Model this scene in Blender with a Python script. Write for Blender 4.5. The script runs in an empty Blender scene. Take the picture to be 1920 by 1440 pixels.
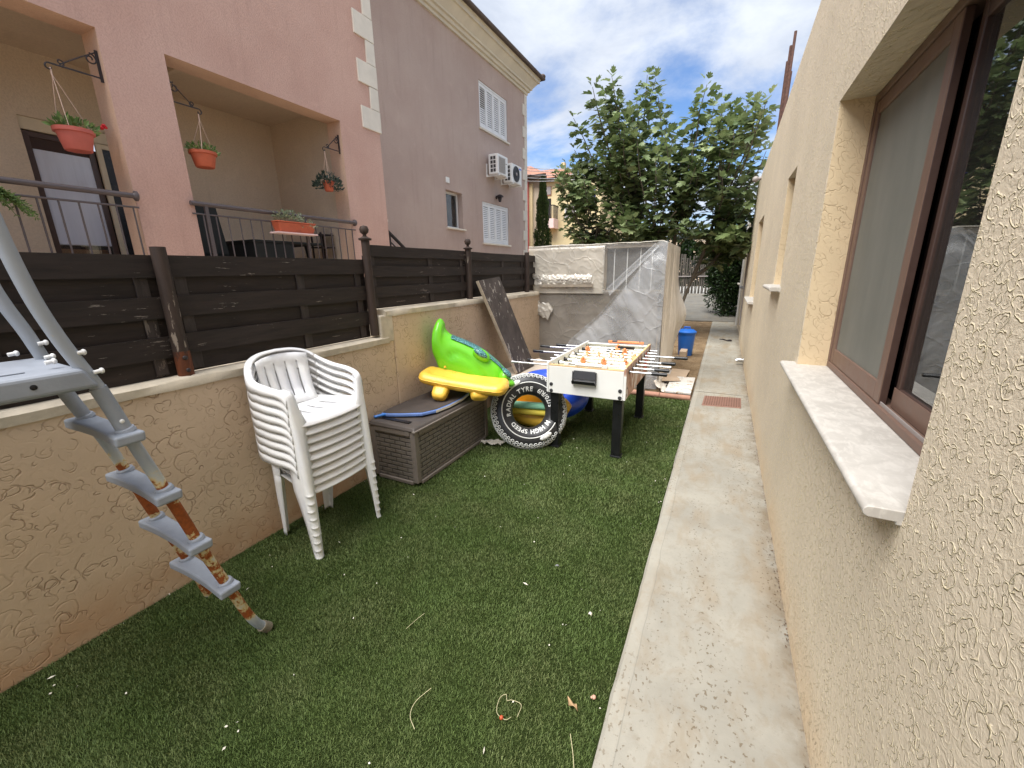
import bpy, bmesh, math, random
import numpy as np
from mathutils import Vector, Matrix, noise as mnoise
R = math.radians
sc = bpy.context.scene
col = sc.collection
rng = random.Random(7)

# ------------------------------------------------------------------ camera
YAW, PITCH, ROLL, FPX, CAM_H = R(-26.838), R(-15.097), R(-1.056), 776.0, 1.6
fw = Vector((math.sin(YAW) * math.cos(PITCH), math.cos(YAW) * math.cos(PITCH), math.sin(PITCH)))
rt = Vector((math.cos(YAW), -math.sin(YAW), 0))
up = rt.cross(fw)
r2 = rt * math.cos(ROLL) + up * math.sin(ROLL)
u2 = up * math.cos(ROLL) - rt * math.sin(ROLL)
cam = bpy.data.objects.new('camera', bpy.data.cameras.new('camera'))
col.objects.link(cam)
cm = Matrix((r2, u2, -fw)).transposed().to_4x4()
cm.translation = Vector((0, 0, CAM_H))
cam.matrix_world = cm
cam.data.sensor_width = 36
cam.data.lens = 36 * FPX / 1920
cam.data.clip_start = 0.02
cam.data.clip_end = 3000
sc.camera = cam

# ------------------------------------------------------------------ node helper
def N(t, kind, ins=None, **attrs):
    n = t.nodes.new(kind)
    for k, v in attrs.items():
        setattr(n, k, v)
    for k, v in (ins or {}).items():
        s = n.inputs[k]
        if isinstance(v, bpy.types.NodeSocket):
            t.links.new(v, s)
        else:
            s.default_value = v
    return n
def MA(t, op, a, b=0.0, clamp=False):
    return N(t, 'ShaderNodeMath', {0: a, 1: b}, operation=op, use_clamp=clamp).outputs[0]
def SS(t, v, a, b):
    return N(t, 'ShaderNodeMapRange', {0: v, 1: a, 2: b, 3: 0.0, 4: 1.0}, interpolation_type='SMOOTHSTEP').outputs[0]
def MIX(t, f, a, b, mode='MIX'):
    n = N(t, 'ShaderNodeMix', {0: f}, data_type='RGBA', blend_type=mode)
    for i, v in ((6, a), (7, b)):
        if isinstance(v, bpy.types.NodeSocket): t.links.new(v, n.inputs[i])
        else: n.inputs[i].default_value = (*v[:3], 1)
    return n.outputs[2]
def lin(r, g, b):
    f = lambda c: (c / 255 / 12.92) if c <= 10 else (((c / 255) + 0.055) / 1.055) ** 2.4
    return (f(r), f(g), f(b))
def NOISE(t, vec, scale, detail=4, rough=0.55, dist=0.0):
    n = N(t, 'ShaderNodeTexNoise', {'Scale': scale, 'Detail': detail, 'Roughness': rough, 'Distortion': dist})
    if vec is not None: t.links.new(vec, n.inputs['Vector'])
    return n.outputs[0]

# ------------------------------------------------------------------ world and sun
SUN_EL, SUN_AZ = R(62), R(206)          # azimuth measured clockwise from +Y
w = bpy.data.worlds.new('World'); sc.world = w; w.use_nodes = True
t = w.node_tree; t.nodes.clear()
sky = N(t, 'ShaderNodeTexSky', sky_type='NISHITA', sun_disc=False, sun_elevation=SUN_EL, sun_rotation=SUN_AZ, air_density=1.0, dust_density=0.6, ozone_density=2.0)
tc = N(t, 'ShaderNodeTexCoord').outputs['Generated']
sx = N(t, 'ShaderNodeSeparateXYZ', {0: tc})
den = MA(t, 'ADD', MA(t, 'MAXIMUM', sx.outputs[2], 0.0), 0.22)
cv = N(t, 'ShaderNodeCombineXYZ', {0: MA(t, 'DIVIDE', sx.outputs[0], den), 1: MA(t, 'DIVIDE', sx.outputs[1], den), 2: 3.1}).outputs[0]
n1 = NOISE(t, cv, 1.15, 9, 0.58, 0.35)
n2 = NOISE(t, cv, 3.4, 7, 0.6, 0.2)
cmask = SS(t, MA(t, 'ADD', MA(t, 'MULTIPLY', n1, 0.78), MA(t, 'MULTIPLY', n2, 0.22)), 0.36, 0.56)
shade = SS(t, NOISE(t, cv, 2.1, 6, 0.6, 0.5), 0.3, 0.72)
ccol = MIX(t, shade, (2.75, 3.05, 3.65), (3.95, 4.2, 4.6))
skyb = MIX(t, 1.0, sky.outputs[0], (.56, .68, .84), 'MULTIPLY')
final = MIX(t, cmask, skyb, ccol)
bg = N(t, 'ShaderNodeBackground', {'Color': final, 'Strength': 0.11})
N(t, 'ShaderNodeOutputWorld', {0: bg.outputs[0]})

sun = bpy.data.objects.new('sun', bpy.data.lights.new('sun', 'SUN'))
col.objects.link(sun)
sun.data.energy = 3.5
sun.data.angle = R(58)
sun.data.color = (1.0, 0.975, 0.935)
sd = Vector((math.sin(SUN_AZ) * math.cos(SUN_EL), math.cos(SUN_AZ) * math.cos(SUN_EL), math.sin(SUN_EL)))
sun.rotation_euler = sd.to_track_quat('Z', 'Y').to_euler()

sc.view_settings.view_transform = 'Standard'
sc.view_settings.look = 'None'
sc.view_settings.exposure = 1.14
sc.view_settings.gamma = 1.0
sc.view_settings.use_curve_mapping = False
sc.cycles.max_bounces = 7
sc.cycles.diffuse_bounces = 4
sc.cycles.transparent_max_bounces = 12
sc.cycles.caustics_reflective = False
sc.cycles.caustics_refractive = False

# ------------------------------------------------------------------ mesh helper
class MB:
    def __init__(s): s.v = []; s.f = []
    def add(s, vs, fs):
        o = len(s.v); s.v += [tuple(v) for v in vs]; s.f += [tuple(i + o for i in f) for f in fs]; return s
    def box(s, x0, x1, y0, y1, z0, z1):
        v = [(x, y, z) for z in (z0, z1) for y in (y0, y1) for x in (x0, x1)]
        return s.add(v, [(0, 2, 3, 1), (4, 5, 7, 6), (0, 1, 5, 4), (2, 6, 7, 3), (0, 4, 6, 2), (1, 3, 7, 5)])
    def hexa(s, bottom, top):        # two quads of 4 points, same winding (ccw seen from above)
        return s.add(list(bottom) + list(top), [(3, 2, 1, 0), (4, 5, 6, 7), (0, 1, 5, 4), (1, 2, 6, 5), (2, 3, 7, 6), (3, 0, 4, 7)])
    def bar(s, p, q, a, b, upv=(0, 0, 1)):
        p, q = Vector(p), Vector(q); d = (q - p).normalized(); uu = Vector(upv)
        if abs(d.dot(uu)) > 0.98: uu = Vector((1, 0, 0))
        x = d.cross(uu).normalized(); y = x.cross(d).normalized()
        c = lambda o, i, j: o + x * a / 2 * i + y * b / 2 * j
        return s.hexa([c(p, -1, -1), c(p, 1, -1), c(p, 1, 1), c(p, -1, 1)], [c(q, -1, -1), c(q, 1, -1), c(q, 1, 1), c(q, -1, 1)])
    def tube(s, pts, r, n=10, closed=False, flat=None):
        pts = [Vector(p) for p in pts]; m = len(pts)
        rs = r if isinstance(r, (list, tuple)) else [r] * m
        tang = []
        for i in range(m):
            a = pts[(i - 1) % m] if (closed or i > 0) else pts[i]
            b = pts[(i + 1) % m] if (closed or i < m - 1) else pts[i]
            d = b - a
            tang.append(d.normalized() if d.length > 1e-9 else Vector((0, 0, 1)))
        ref = Vector((0, 0, 1)) if abs(tang[0].z) < 0.9 else Vector((1, 0, 0))
        x = tang[0].cross(ref).normalized(); vs = []
        for i in range(m):
            d = tang[i]; x = (x - d * x.dot(d)); x = x.normalized() if x.length > 1e-6 else d.orthogonal().normalized()
            y = d.cross(x)
            for k in range(n):
                an = 2 * math.pi * k / n
                vs.append(pts[i] + (x * math.cos(an) + y * math.sin(an)) * rs[i])
        fs = []
        for i in range(m if closed else m - 1):
            j = (i + 1) % m
            for k in range(n):
                k2 = (k + 1) % n
                fs.append((i * n + k, i * n + k2, j * n + k2, j * n + k))
        if not closed:
            fs.append(tuple(reversed(range(n)))); fs.append(tuple((m - 1) * n + k for k in range(n)))
        return s.add(vs, fs)
    def lathe(s, prof, c=(0, 0, 0), n=24, M=None):
        M = M or Matrix.Identity(3); c = Vector(c); vs = []; fs = []
        for (r, z) in prof:
            for k in range(n):
                a = 2 * math.pi * k / n
                vs.append(c + M @ Vector((r * math.cos(a), r * math.sin(a), z)))
        for i in range(len(prof) - 1):
            for k in range(n):
                k2 = (k + 1) % n
                fs.append((i * n + k, i * n + k2, (i + 1) * n + k2, (i + 1) * n + k))
        if prof[0][0] > 1e-6: fs.append(tuple(reversed(range(n))))
        if prof[-1][0] > 1e-6: fs.append(tuple((len(prof) - 1) * n + k for k in range(n)))
        return s.add(vs, fs)
    def ball(s, c, rx, ry=None, rz=None, n=14, m=9, M=None):
        ry = ry or rx; rz = rz or rx; M = M or Matrix.Identity(3); c = Vector(c); vs = []; fs = []
        for i in range(1, m):
            th = math.pi * i / m
            for k in range(n):
                a = 2 * math.pi * k / n
                vs.append(c + M @ Vector((rx * math.sin(th) * math.cos(a), ry * math.sin(th) * math.sin(a), -rz * math.cos(th))))
        for i in range(m - 2):
            for k in range(n):
                k2 = (k + 1) % n
                fs.append((i * n + k, i * n + k2, (i + 1) * n + k2, (i + 1) * n + k))
        b = len(vs); vs.append(c + M @ Vector((0, 0, -rz))); vs.append(c + M @ Vector((0, 0, rz)))
        for k in range(n):
            k2 = (k + 1) % n
            fs.append((b, k2, k)); fs.append((b + 1, (m - 2) * n + k, (m - 2) * n + k2))
        return s.add(vs, fs)
    def grid(s, rows):               # rows: list of equal-length lists of points
        m, n = len(rows), len(rows[0])
        return s.add([p for r in rows for p in r], [(i * n + j, i * n + j + 1, (i + 1) * n + j + 1, (i + 1) * n + j) for i in range(m - 1) for j in range(n - 1)])
    def prism(s, poly, h0, h1, fn):  # poly in 2-D, fn(u, v, h) -> point
        n = len(poly)
        return s.add([fn(u, v, h0) for u, v in poly] + [fn(u, v, h1) for u, v in poly],
                     [tuple(reversed(range(n))), tuple(range(n, 2 * n))] + [(i, (i + 1) % n, n + (i + 1) % n, n + i) for i in range(n)])
    def build(s, name, mat, parent=None, smooth=35, bevel=0.0, seg=2, sub=0, solid=0.0, local=False, weld=False):
        off = Vector((0, 0, 0))
        if not local:
            p = parent
            while p is not None: off += p.location; p = p.parent
        me = bpy.data.meshes.new(name)
        me.from_pydata([(v[0] - off.x, v[1] - off.y, v[2] - off.z) for v in s.v], [], s.f)
        bm = bmesh.new(); bm.from_mesh(me)
        if solid or weld: bmesh.ops.remove_doubles(bm, verts=bm.verts, dist=1e-5)
        if not solid: bmesh.ops.recalc_face_normals(bm, faces=bm.faces)
        bm.to_mesh(me); bm.free()
        me.materials.append(mat)
        if smooth:
            me.polygons.foreach_set('use_smooth', [True] * len(me.polygons))
            if smooth < 180: me.set_sharp_from_angle(angle=R(smooth))
        o = bpy.data.objects.new(name, me); col.objects.link(o); o.parent = parent
        if solid:
            md = o.modifiers.new('solid', 'SOLIDIFY'); md.thickness = solid; md.offset = 0
        if bevel:
            md = o.modifiers.new('bevel', 'BEVEL'); md.width = bevel; md.segments = seg; md.limit_method = 'ANGLE'; md.angle_limit = R(40)
        if sub:
            md = o.modifiers.new('sub', 'SUBSURF'); md.levels = sub; md.render_levels = sub
        return o

def spline(pts, k=6):                # Catmull-Rom through pts
    P = [Vector(p) for p in pts]; P = [P[0] * 2 - P[1]] + P + [P[-1] * 2 - P[-2]]; out = []
    for i in range(1, len(P) - 2):
        a, b, c, d = P[i - 1:i + 3]
        for j in range(k):
            u = j / k
            out.append(0.5 * ((2 * b) + (c - a) * u + (2 * a - 5 * b + 4 * c - d) * u * u + (3 * b - a - 3 * c + d) * u ** 3))
    out.append(P[-2]); return out

def thing(name, label, cat, loc=(0, 0, 0), group=None):
    o = bpy.data.objects.new(name, None); col.objects.link(o); o.location = loc
    o.empty_display_size = 0.1
    return tag(o, label, cat, group)
def tag(o, label=None, cat=None, group=None, kind=None):
    if label: o['label'] = label
    if cat: o['category'] = cat
    if group: o['group'] = group
    if kind: o['kind'] = kind
    return o
def copy_tree(o, parent=None):
    c = o.copy(); col.objects.link(c); c.parent = parent
    for ch in list(o.children): copy_tree(ch, c)
    return c

def wall_grid(mb, us, vs, holes, fn, depth, vtop=None, jamb=True):
    """wall face in (u, v) with rectangular holes and reveals of the given depth; fn(u, v, d) -> point"""
    us = sorted(set(us) | {h[0] for h in holes} | {h[1] for h in holes}); vs = sorted(set(vs) | {h[2] for h in holes} | {h[3] for h in holes})
    top = vs[-1]
    V = lambda u, v, d: fn(u, (vtop(u) if (vtop and v == top) else v), d)
    for i in range(len(us) - 1):
        for j in range(len(vs) - 1):
            cu, cv_ = (us[i] + us[i + 1]) / 2, (vs[j] + vs[j + 1]) / 2
            if any(h[0] < cu < h[1] and h[2] < cv_ < h[3] for h in holes): continue
            mb.add([V(us[i], vs[j], 0), V(us[i + 1], vs[j], 0), V(us[i + 1], vs[j + 1], 0), V(us[i], vs[j + 1], 0)], [(0, 1, 2, 3)])
    if jamb:
        for h in holes:
            a, b, c, d = h[:4]; D = h[4] if len(h) > 4 else depth
            for p, q in (((a, c), (b, c)), ((b, c), (b, d)), ((b, d), (a, d)), ((a, d), (a, c))):
                mb.add([fn(*p, 0), fn(*q, 0), fn(*q, D), fn(*p, D)], [(0, 1, 2, 3)])
    return mb
# ------------------------------------------------------------------ materials
def newmat(name):
    m = bpy.data.materials.new(name); m.use_nodes = True
    tr = m.node_tree; tr.nodes.clear()
    p = N(tr, 'ShaderNodeBsdfPrincipled'); o = N(tr, 'ShaderNodeOutputMaterial', {0: p.outputs[0]})
    return m, tr, p
def setp(tr, p, **k):
    for a, v in k.items():
        s = p.inputs[a.replace('_', ' ')]
        if isinstance(v, bpy.types.NodeSocket): tr.links.new(v, s)
        else: s.default_value = (*v, 1) if isinstance(v, tuple) and len(v) == 3 and s.type == 'RGBA' else v
def sc3(c, k): return tuple(min(1, x * k) for x in c)
def objco(tr): return N(tr, 'ShaderNodeTexCoord').outputs['Object']
def stretch(tr, vec, s): return N(tr, 'ShaderNodeMapping', {'Vector': vec, 'Scale': s}).outputs[0]
def bumpn(tr, h, strength, dist, normal=None):
    ins = {'Height': h, 'Strength': strength, 'Distance': dist}
    if normal is not None: ins['Normal'] = normal
    return N(tr, 'ShaderNodeBump', ins).outputs[0]
def simple(name, c, rough=0.55, metal=0.0, var=0.10, vs=6.0, bump=0.0, bs=80.0, spec=0.5, st=None, c2=None, coat=0.0, bd=0.004):
    m, tr, p = newmat(name)
    co = objco(tr)
    if st: co = stretch(tr, co, st)
    n = SS(tr, NOISE(tr, co, vs, 6, 0.62), 0.3, 0.7)
    base = MIX(tr, n, sc3(c, 1 - var), c2 or sc3(c, 1 + var))
    setp(tr, p, Base_Color=base, Roughness=MA(tr, 'ADD', rough - 0.06, MA(tr, 'MULTIPLY', n, 0.12)), Metallic=metal, Specular_IOR_Level=spec, Coat_Weight=coat)
    if bump: setp(tr, p, Normal=bumpn(tr, NOISE(tr, co, bs, 5, 0.6), bump, bd))
    return m

def stucco(name, c, relief_c, gmix, scale, strength, dirt=None, dist=0.006, low=None, base_h=0.35, sign=-1.0, layers=((1.0, 0.045, 0.0), (1.5, 0.055, 3.3), (0.72, 0.032, 7.7), (2.2, 0.07, 5.1), (1.2, 0.045, 9.4))):
    """plaster scratched into curls: arcs around Voronoi points, over a fine grain"""
    m, tr, p = newmat(name)
    co = objco(tr); s = N(tr, 'ShaderNodeSeparateXYZ', {0: co}); x, y, z = s.outputs
    u = MA(tr, 'ADD', y, x); v = MA(tr, 'ADD', z, MA(tr, 'MULTIPLY', x, 0.45))
    uv = N(tr, 'ShaderNodeCombineXYZ', {0: u, 1: v, 2: 0.0}).outputs[0]
    wob = N(tr, 'ShaderNodeTexNoise', {'Vector': uv, 'Scale': 9.0, 'Detail': 2.0})
    uvw = N(tr, 'ShaderNodeVectorMath', {0: uv, 1: N(tr, 'ShaderNodeVectorMath', {0: wob.outputs[1], 1: (0.045, 0.045, 0)}, operation='MULTIPLY').outputs[0]}, operation='ADD').outputs[0]
    wob2 = N(tr, 'ShaderNodeTexNoise', {'Vector': uv, 'Scale': 34.0, 'Detail': 2.0})
    uvw = N(tr, 'ShaderNodeVectorMath', {0: uvw, 1: N(tr, 'ShaderNodeVectorMath', {0: wob2.outputs[1], 1: (0.016, 0.016, 0)}, operation='MULTIPLY').outputs[0]}, operation='ADD').outputs[0]
    hs = None
    for k, (f, wdt, off) in enumerate(layers):
        ov = N(tr, 'ShaderNodeVectorMath', {0: uvw, 1: (off, off * 1.7, 0)}, operation='ADD').outputs[0]
        sv = N(tr, 'ShaderNodeVectorMath', {0: ov, 1: (scale * f,) * 3}, operation='MULTIPLY').outputs[0]
        vo = N(tr, 'ShaderNodeTexVoronoi', {'Vector': sv, 'Scale': 1.0}, voronoi_dimensions='2D', feature='F1')
        rc = N(tr, 'ShaderNodeSeparateColor', {0: vo.outputs['Color']})
        rad = MA(tr, 'ADD', MA(tr, 'MULTIPLY', rc.outputs[0], 0.30), 0.12)
        dd = MA(tr, 'ABSOLUTE', MA(tr, 'SUBTRACT', vo.outputs['Distance'], rad))
        ring = MA(tr, 'SUBTRACT', 1.0, SS(tr, dd, 0.0, wdt))
        rel = N(tr, 'ShaderNodeVectorMath', {0: sv, 1: vo.outputs['Position']}, operation='SUBTRACT').outputs[0]
        rs = N(tr, 'ShaderNodeSeparateXYZ', {0: rel})
        ang = MA(tr, 'ARCTAN2', rs.outputs[0], rs.outputs[1])
        gate = SS(tr, MA(tr, 'SINE', MA(tr, 'ADD', ang, MA(tr, 'MULTIPLY', rc.outputs[1], 6.28))), -0.7, 0.1)
        ring = MA(tr, 'MULTIPLY', MA(tr, 'MULTIPLY', ring, gate), MA(tr, 'ADD', 0.1, SS(tr, rc.outputs[2], 0.25, 0.75)))
        hs = ring if hs is None else MA(tr, 'MAXIMUM', hs, ring)
    big = SS(tr, NOISE(tr, uv, 1.3, 5, 0.6), 0.3, 0.7)
    patch = SS(tr, NOISE(tr, uv, 5.0, 3, 0.5), 0.36, 0.6)
    hs = MA(tr, 'MULTIPLY', hs, MA(tr, 'ADD', base_h, MA(tr, 'MULTIPLY', patch, 1.0 - base_h)))
    ragged = NOISE(tr, uv, scale * 7, 5, 0.7)
    hs2 = MA(tr, 'MULTIPLY', hs, MA(tr, 'ADD', 0.45, MA(tr, 'MULTIPLY', ragged, 1.1)))
    smear = NOISE(tr, stretch(tr, uv, (1.0, 1.0, 1.0)), scale * 2.2, 4, 0.6, 1.2)
    grain = NOISE(tr, uv, 160, 3, 0.6)
    h = MA(tr, 'ADD', MA(tr, 'MULTIPLY', hs2, sign), MA(tr, 'ADD', MA(tr, 'MULTIPLY', smear, 0.55), MA(tr, 'MULTIPLY', grain, 0.12)))
    base = MIX(tr, big, sc3(c, 0.93), sc3(c, 1.05))
    base = MIX(tr, MA(tr, 'MULTIPLY', hs2, gmix, True), base, relief_c)  # light on ridges and shade in grooves put into the colour
    if dirt:
        dm = MA(tr, 'MULTIPLY', SS(tr, z, 0.34, 0.02), SS(tr, NOISE(tr, uv, 3.0, 5, 0.6), 0.25, 0.62))
        base = MIX(tr, MA(tr, 'MULTIPLY', dm, 0.75), base, dirt)
    if low:   # rain streaks under the coping
        stn = MA(tr, 'MULTIPLY', SS(tr, NOISE(tr, stretch(tr, uv, (6.0, 0.5, 1)), 2.0, 5, 0.65), 0.55, 0.75), SS(tr, z, 0.5, 1.15))
        base = MIX(tr, MA(tr, 'MULTIPLY', stn, 0.4), base, low)
    setp(tr, p, Base_Color=base, Roughness=0.82, Specular_IOR_Level=0.25, Normal=bumpn(tr, h, strength, dist))
    return m

def render_wall(name, c, c2, bs, bstr, patch=None):
    m, tr, p = newmat(name); co = objco(tr)
    a = SS(tr, NOISE(tr, co, 0.9, 6, 0.6), 0.3, 0.7); g = NOISE(tr, co, bs, 4, 0.65)
    base = MIX(tr, a, c, c2)
    base = MIX(tr, MA(tr, 'MULTIPLY', SS(tr, g, 0.42, 0.62), 0.22), base, sc3(c, 0.6))
    st = SS(tr, NOISE(tr, stretch(tr, co, (1, 4.0, 0.35)), 1.7, 7, 0.72), 0.50, 0.72)
    base = MIX(tr, MA(tr, 'MULTIPLY', st, 0.34), base, sc3(c, 0.74))
    fade = SS(tr, NOISE(tr, co, 2.6, 7, 0.7, 0.8), 0.55, 0.7)
    base = MIX(tr, MA(tr, 'MULTIPLY', fade, 0.22), base, sc3(c2, 1.18))
    if patch:
        s = N(tr, 'ShaderNodeSeparateXYZ', {0: co})
        (y0, y1, z0, z1, pc) = patch
        line = MA(tr, 'SUBTRACT', s.outputs[2], MA(tr, 'ADD', z0, MA(tr, 'MULTIPLY', MA(tr, 'SUBTRACT', s.outputs[1], y0), (z1 - z0) / (y1 - y0))))
        msk = MA(tr, 'MULTIPLY', MA(tr, 'SUBTRACT', 1.0, SS(tr, MA(tr, 'ABSOLUTE', line), 0.02, 0.14)), SS(tr, NOISE(tr, stretch(tr, co, (1, 1.2, 0.6)), 9, 5, 0.65), 0.52, 0.64))
        msk = MA(tr, 'MULTIPLY', msk, MA(tr, 'MULTIPLY', SS(tr, s.outputs[1], y0 - .1, y0 + .1), SS(tr, s.outputs[1], y1 + .1, y1 - .1)))
        base = MIX(tr, MA(tr, 'MULTIPLY', msk, 0.7), base, pc)
    setp(tr, p, Base_Color=base, Roughness=0.85, Specular_IOR_Level=0.2, Normal=bumpn(tr, g, bstr, 0.006))
    return m

def wood_paint(name, c, chip, amount=0.68, axis=(1, 0.12, 1.0), rough=0.6, s=22.0):
    m, tr, p = newmat(name); co = objco(tr)
    gr = NOISE(tr, stretch(tr, co, axis), s, 6, 0.65, 0.3)
    ch = SS(tr, MA(tr, 'MULTIPLY', NOISE(tr, stretch(tr, co, axis), s * 1.7, 5, 0.7), MA(tr, 'ADD', 0.62, MA(tr, 'MULTIPLY', NOISE(tr, co, 2.3, 3, 0.5), 0.75))), amount, amount + 0.03)
    base = MIX(tr, SS(tr, gr, 0.3, 0.7), sc3(c, 0.7), sc3(c, 1.45))
    base = MIX(tr, MA(tr, 'MULTIPLY', ch, 0.85), base, chip)
    setp(tr, p, Base_Color=base, Roughness=rough, Specular_IOR_Level=0.35, Normal=bumpn(tr, MA(tr, 'SUBTRACT', gr, ch), 0.35, 0.004))
    return m

STUCCO_R = stucco('scratched_plaster_cream', lin(214, 201, 179), lin(246, 231, 196), 1.25, 18.0, 0.85, dist=0.0068, base_h=0.68, dirt=lin(216, 192, 158), sign=0.8)
STUCCO_L = stucco('scratched_plaster_tan', lin(206, 182, 155), lin(148, 120, 96), 0.62, 9.0, 0.68, dirt=lin(188, 146, 110), dist=0.0035, low=lin(150, 132, 98))
REVEAL = stucco('scratched_plaster_reveal', lin(222, 200, 164), lin(178, 148, 110), 0.45, 13.0, 0.6, dist=0.0035)
PINK = render_wall('pink_render', lin(193, 157, 143), lin(204, 170, 156), 60, 0.8, patch=(4.0, 4.95, 4.22, 4.02, lin(226, 205, 195)))
PINK_LIT = render_wall('pink_render_lit', lin(206, 172, 148), lin(214, 182, 160), 70, 0.5)  # pink render of the opening reveals, warm bounced light put into its colour
CREAMR = render_wall('cream_render', lin(204, 184, 160), lin(212, 194, 172), 60, 0.6)
MAUVE = render_wall('mauve_render', lin(180, 159, 149), lin(188, 169, 159), 60, 0.45)
YELLOW = render_wall('yellow_render', lin(226, 208, 166), lin(216, 196, 150), 20, 0.3)
QUOIN = simple('pale_stone', lin(214, 207, 194), 0.8, var=0.06, vs=5, bump=0.25, bs=60)
CORNICE = simple('cornice_paint', lin(204, 196, 178), 0.8, var=0.06, vs=3, bump=0.15, bs=40)
COPING = simple('coping_cement', lin(196, 184, 164), 0.85, var=0.16, vs=7, bump=0.5, bs=50)
MARBLE = None
def marble():
    m, tr, p = newmat('sill_stone'); co = objco(tr)
    n = NOISE(tr, co, 7, 8, 0.65, 1.0); n2 = SS(tr, NOISE(tr, stretch(tr, co, (2, 1, 1)), 16, 6, 0.65, 0.6), 0.46, 0.62)
    base = MIX(tr, SS(tr, n, 0.3, 0.7), lin(176, 171, 163), lin(193, 188, 180))
    base = MIX(tr, MA(tr, 'MULTIPLY', n2, 0.45), base, lin(210, 205, 197))
    setp(tr, p, Base_Color=base, Roughness=0.55, Specular_IOR_Level=0.4, Normal=bumpn(tr, n, 0.12, 0.004))
    return m
MARBLE = marble()
def concrete(name, c, stain, spots=True, dark=0.8):
    m, tr, p = newmat(name); co = objco(tr)
    a = SS(tr, NOISE(tr, co, 1.6, 8, 0.66), 0.3, 0.7); b = NOISE(tr, co, 12, 6, 0.65); g = NOISE(tr, co, 150, 3, 0.6)
    base = MIX(tr, a, sc3(c, dark), sc3(c, 1.06))
    base = MIX(tr, MA(tr, 'MULTIPLY', SS(tr, b, 0.5, 0.68), 0.35), base, sc3(c, 0.78))
    s = N(tr, 'ShaderNodeSeparateXYZ', {0: co})
    wear = SS(tr, NOISE(tr, stretch(tr, co, (1.6, 0.55, 1)), 2.6, 5, 0.6), 0.48, 0.66)
    base = MIX(tr, MA(tr, 'MULTIPLY', wear, 0.5), base, stain)
    cloud = SS(tr, NOISE(tr, stretch(tr, co, (1.5, 1.0, 1)), 6.5, 7, 0.7, 0.6), 0.47, 0.66)
    base = MIX(tr, MA(tr, 'MULTIPLY', cloud, 0.32), base, sc3(stain, 0.85))
    pits = SS(tr, NOISE(tr, stretch(tr, co, (1.3, 1, 1)), 46, 3, 0.6), 0.60, 0.635)
    band = MA(tr, 'ADD', 0.15, SS(tr, NOISE(tr, stretch(tr, co, (3.0, 0.4, 1)), 1.7, 3, 0.5), 0.44, 0.58))
    pm = MA(tr, 'MULTIPLY', pits, band, True)
    base = MIX(tr, MA(tr, 'MULTIPLY', pm, 0.75), base, sc3(stain, 0.52))
    if spots:
        seam = MA(tr, 'SUBTRACT', 1.0, SS(tr, MA(tr, 'ABSOLUTE', MA(tr, 'ADD', s.outputs[0], MA(tr, 'ADD', 0.172, MA(tr, 'MULTIPLY', MA(tr, 'SUBTRACT', NOISE(tr, co, 3.0, 3), 0.5), 0.03)))), 0.0008, 0.003))
        base = MIX(tr, MA(tr, 'MULTIPLY', seam, 0.5), base, sc3(c, 0.55))
        base = MIX(tr, MA(tr, 'MULTIPLY', SS(tr, s.outputs[0], -0.165, -0.185), 0.25), base, sc3(c, 1.2))
        grime = MA(tr, 'MULTIPLY', SS(tr, s.outputs[0], 0.30, 0.41), SS(tr, NOISE(tr, co, 7, 5, 0.7), 0.35, 0.65))
        base = MIX(tr, MA(tr, 'MULTIPLY', grime, 0.6), base, sc3(stain, 0.6))
    fleck = SS(tr, NOISE(tr, co, 110, 2, 0.5), 0.74, 0.78)
    base = MIX(tr, fleck, base, sc3(c, 0.4))
    h = MA(tr, 'ADD', MA(tr, 'MULTIPLY', g, 0.3), MA(tr, 'SUBTRACT', MA(tr, 'MULTIPLY', b, 0.8), MA(tr, 'MULTIPLY', pm, 0.8)))
    setp(tr, p, Base_Color=base, Roughness=0.85, Specular_IOR_Level=0.25, Normal=bumpn(tr, h, 0.4, 0.004))
    return m
PATH = concrete('path_concrete', lin(157, 153, 142), lin(142, 124, 98))
APRON = concrete('driveway_concrete', lin(118, 115, 108), lin(120, 112, 98), spots=False, dark=0.7)
def dirtmat():
    m, tr, p = newmat('bare_soil'); co = objco(tr)
    a = NOISE(tr, co, 3, 8, 0.7); b = NOISE(tr, co, 34, 6, 0.7)
    base = MIX(tr, SS(tr, a, 0.3, 0.7), lin(112, 92, 70), lin(144, 124, 98))
    base = MIX(tr, SS(tr, b, 0.52, 0.7), base, lin(78, 64, 48))
    base = MIX(tr, SS(tr, NOISE(tr, co, 70, 3, 0.6), 0.66, 0.7), base, lin(196, 178, 140))
    setp(tr, p, Base_Color=base, Roughness=0.95, Specular_IOR_Level=0.1, Normal=bumpn(tr, MA(tr, 'ADD', a, MA(tr, 'MULTIPLY', b, 0.5)), 0.9, 0.04))
    return m
SOIL = dirtmat()
TURFB = simple('turf_backing', lin(46, 56, 26), 0.95, var=0.25, vs=20, bump=0.6, bs=120, spec=0.1)
def leafy(name, c1, c2, c3, rough=0.5, trans=0.25, island=True, spec=0.4, ts=5.0):
    m, tr, p = newmat(name)
    r = N(tr, 'ShaderNodeNewGeometry').outputs['Random Per Island']
    n = NOISE(tr, objco(tr), ts, 3, 0.5)
    base = MIX(tr, r, c1, c2)
    base = MIX(tr, SS(tr, n, 0.35, 0.7), base, MIX(tr, r, sc3(c1, 0.8), c3))
    setp(tr, p, Base_Color=base, Roughness=rough, Specular_IOR_Level=spec)
    tl = N(tr, 'ShaderNodeBsdfTranslucent', {'Color': base})
    mx = N(tr, 'ShaderNodeMixShader', {0: trans, 1: p.outputs[0], 2: tl.outputs[0]})
    out = [x for x in tr.nodes if x.type == 'OUTPUT_MATERIAL'][0]
    tr.links.new(mx.outputs[0], out.inputs[0])
    return m
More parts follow.
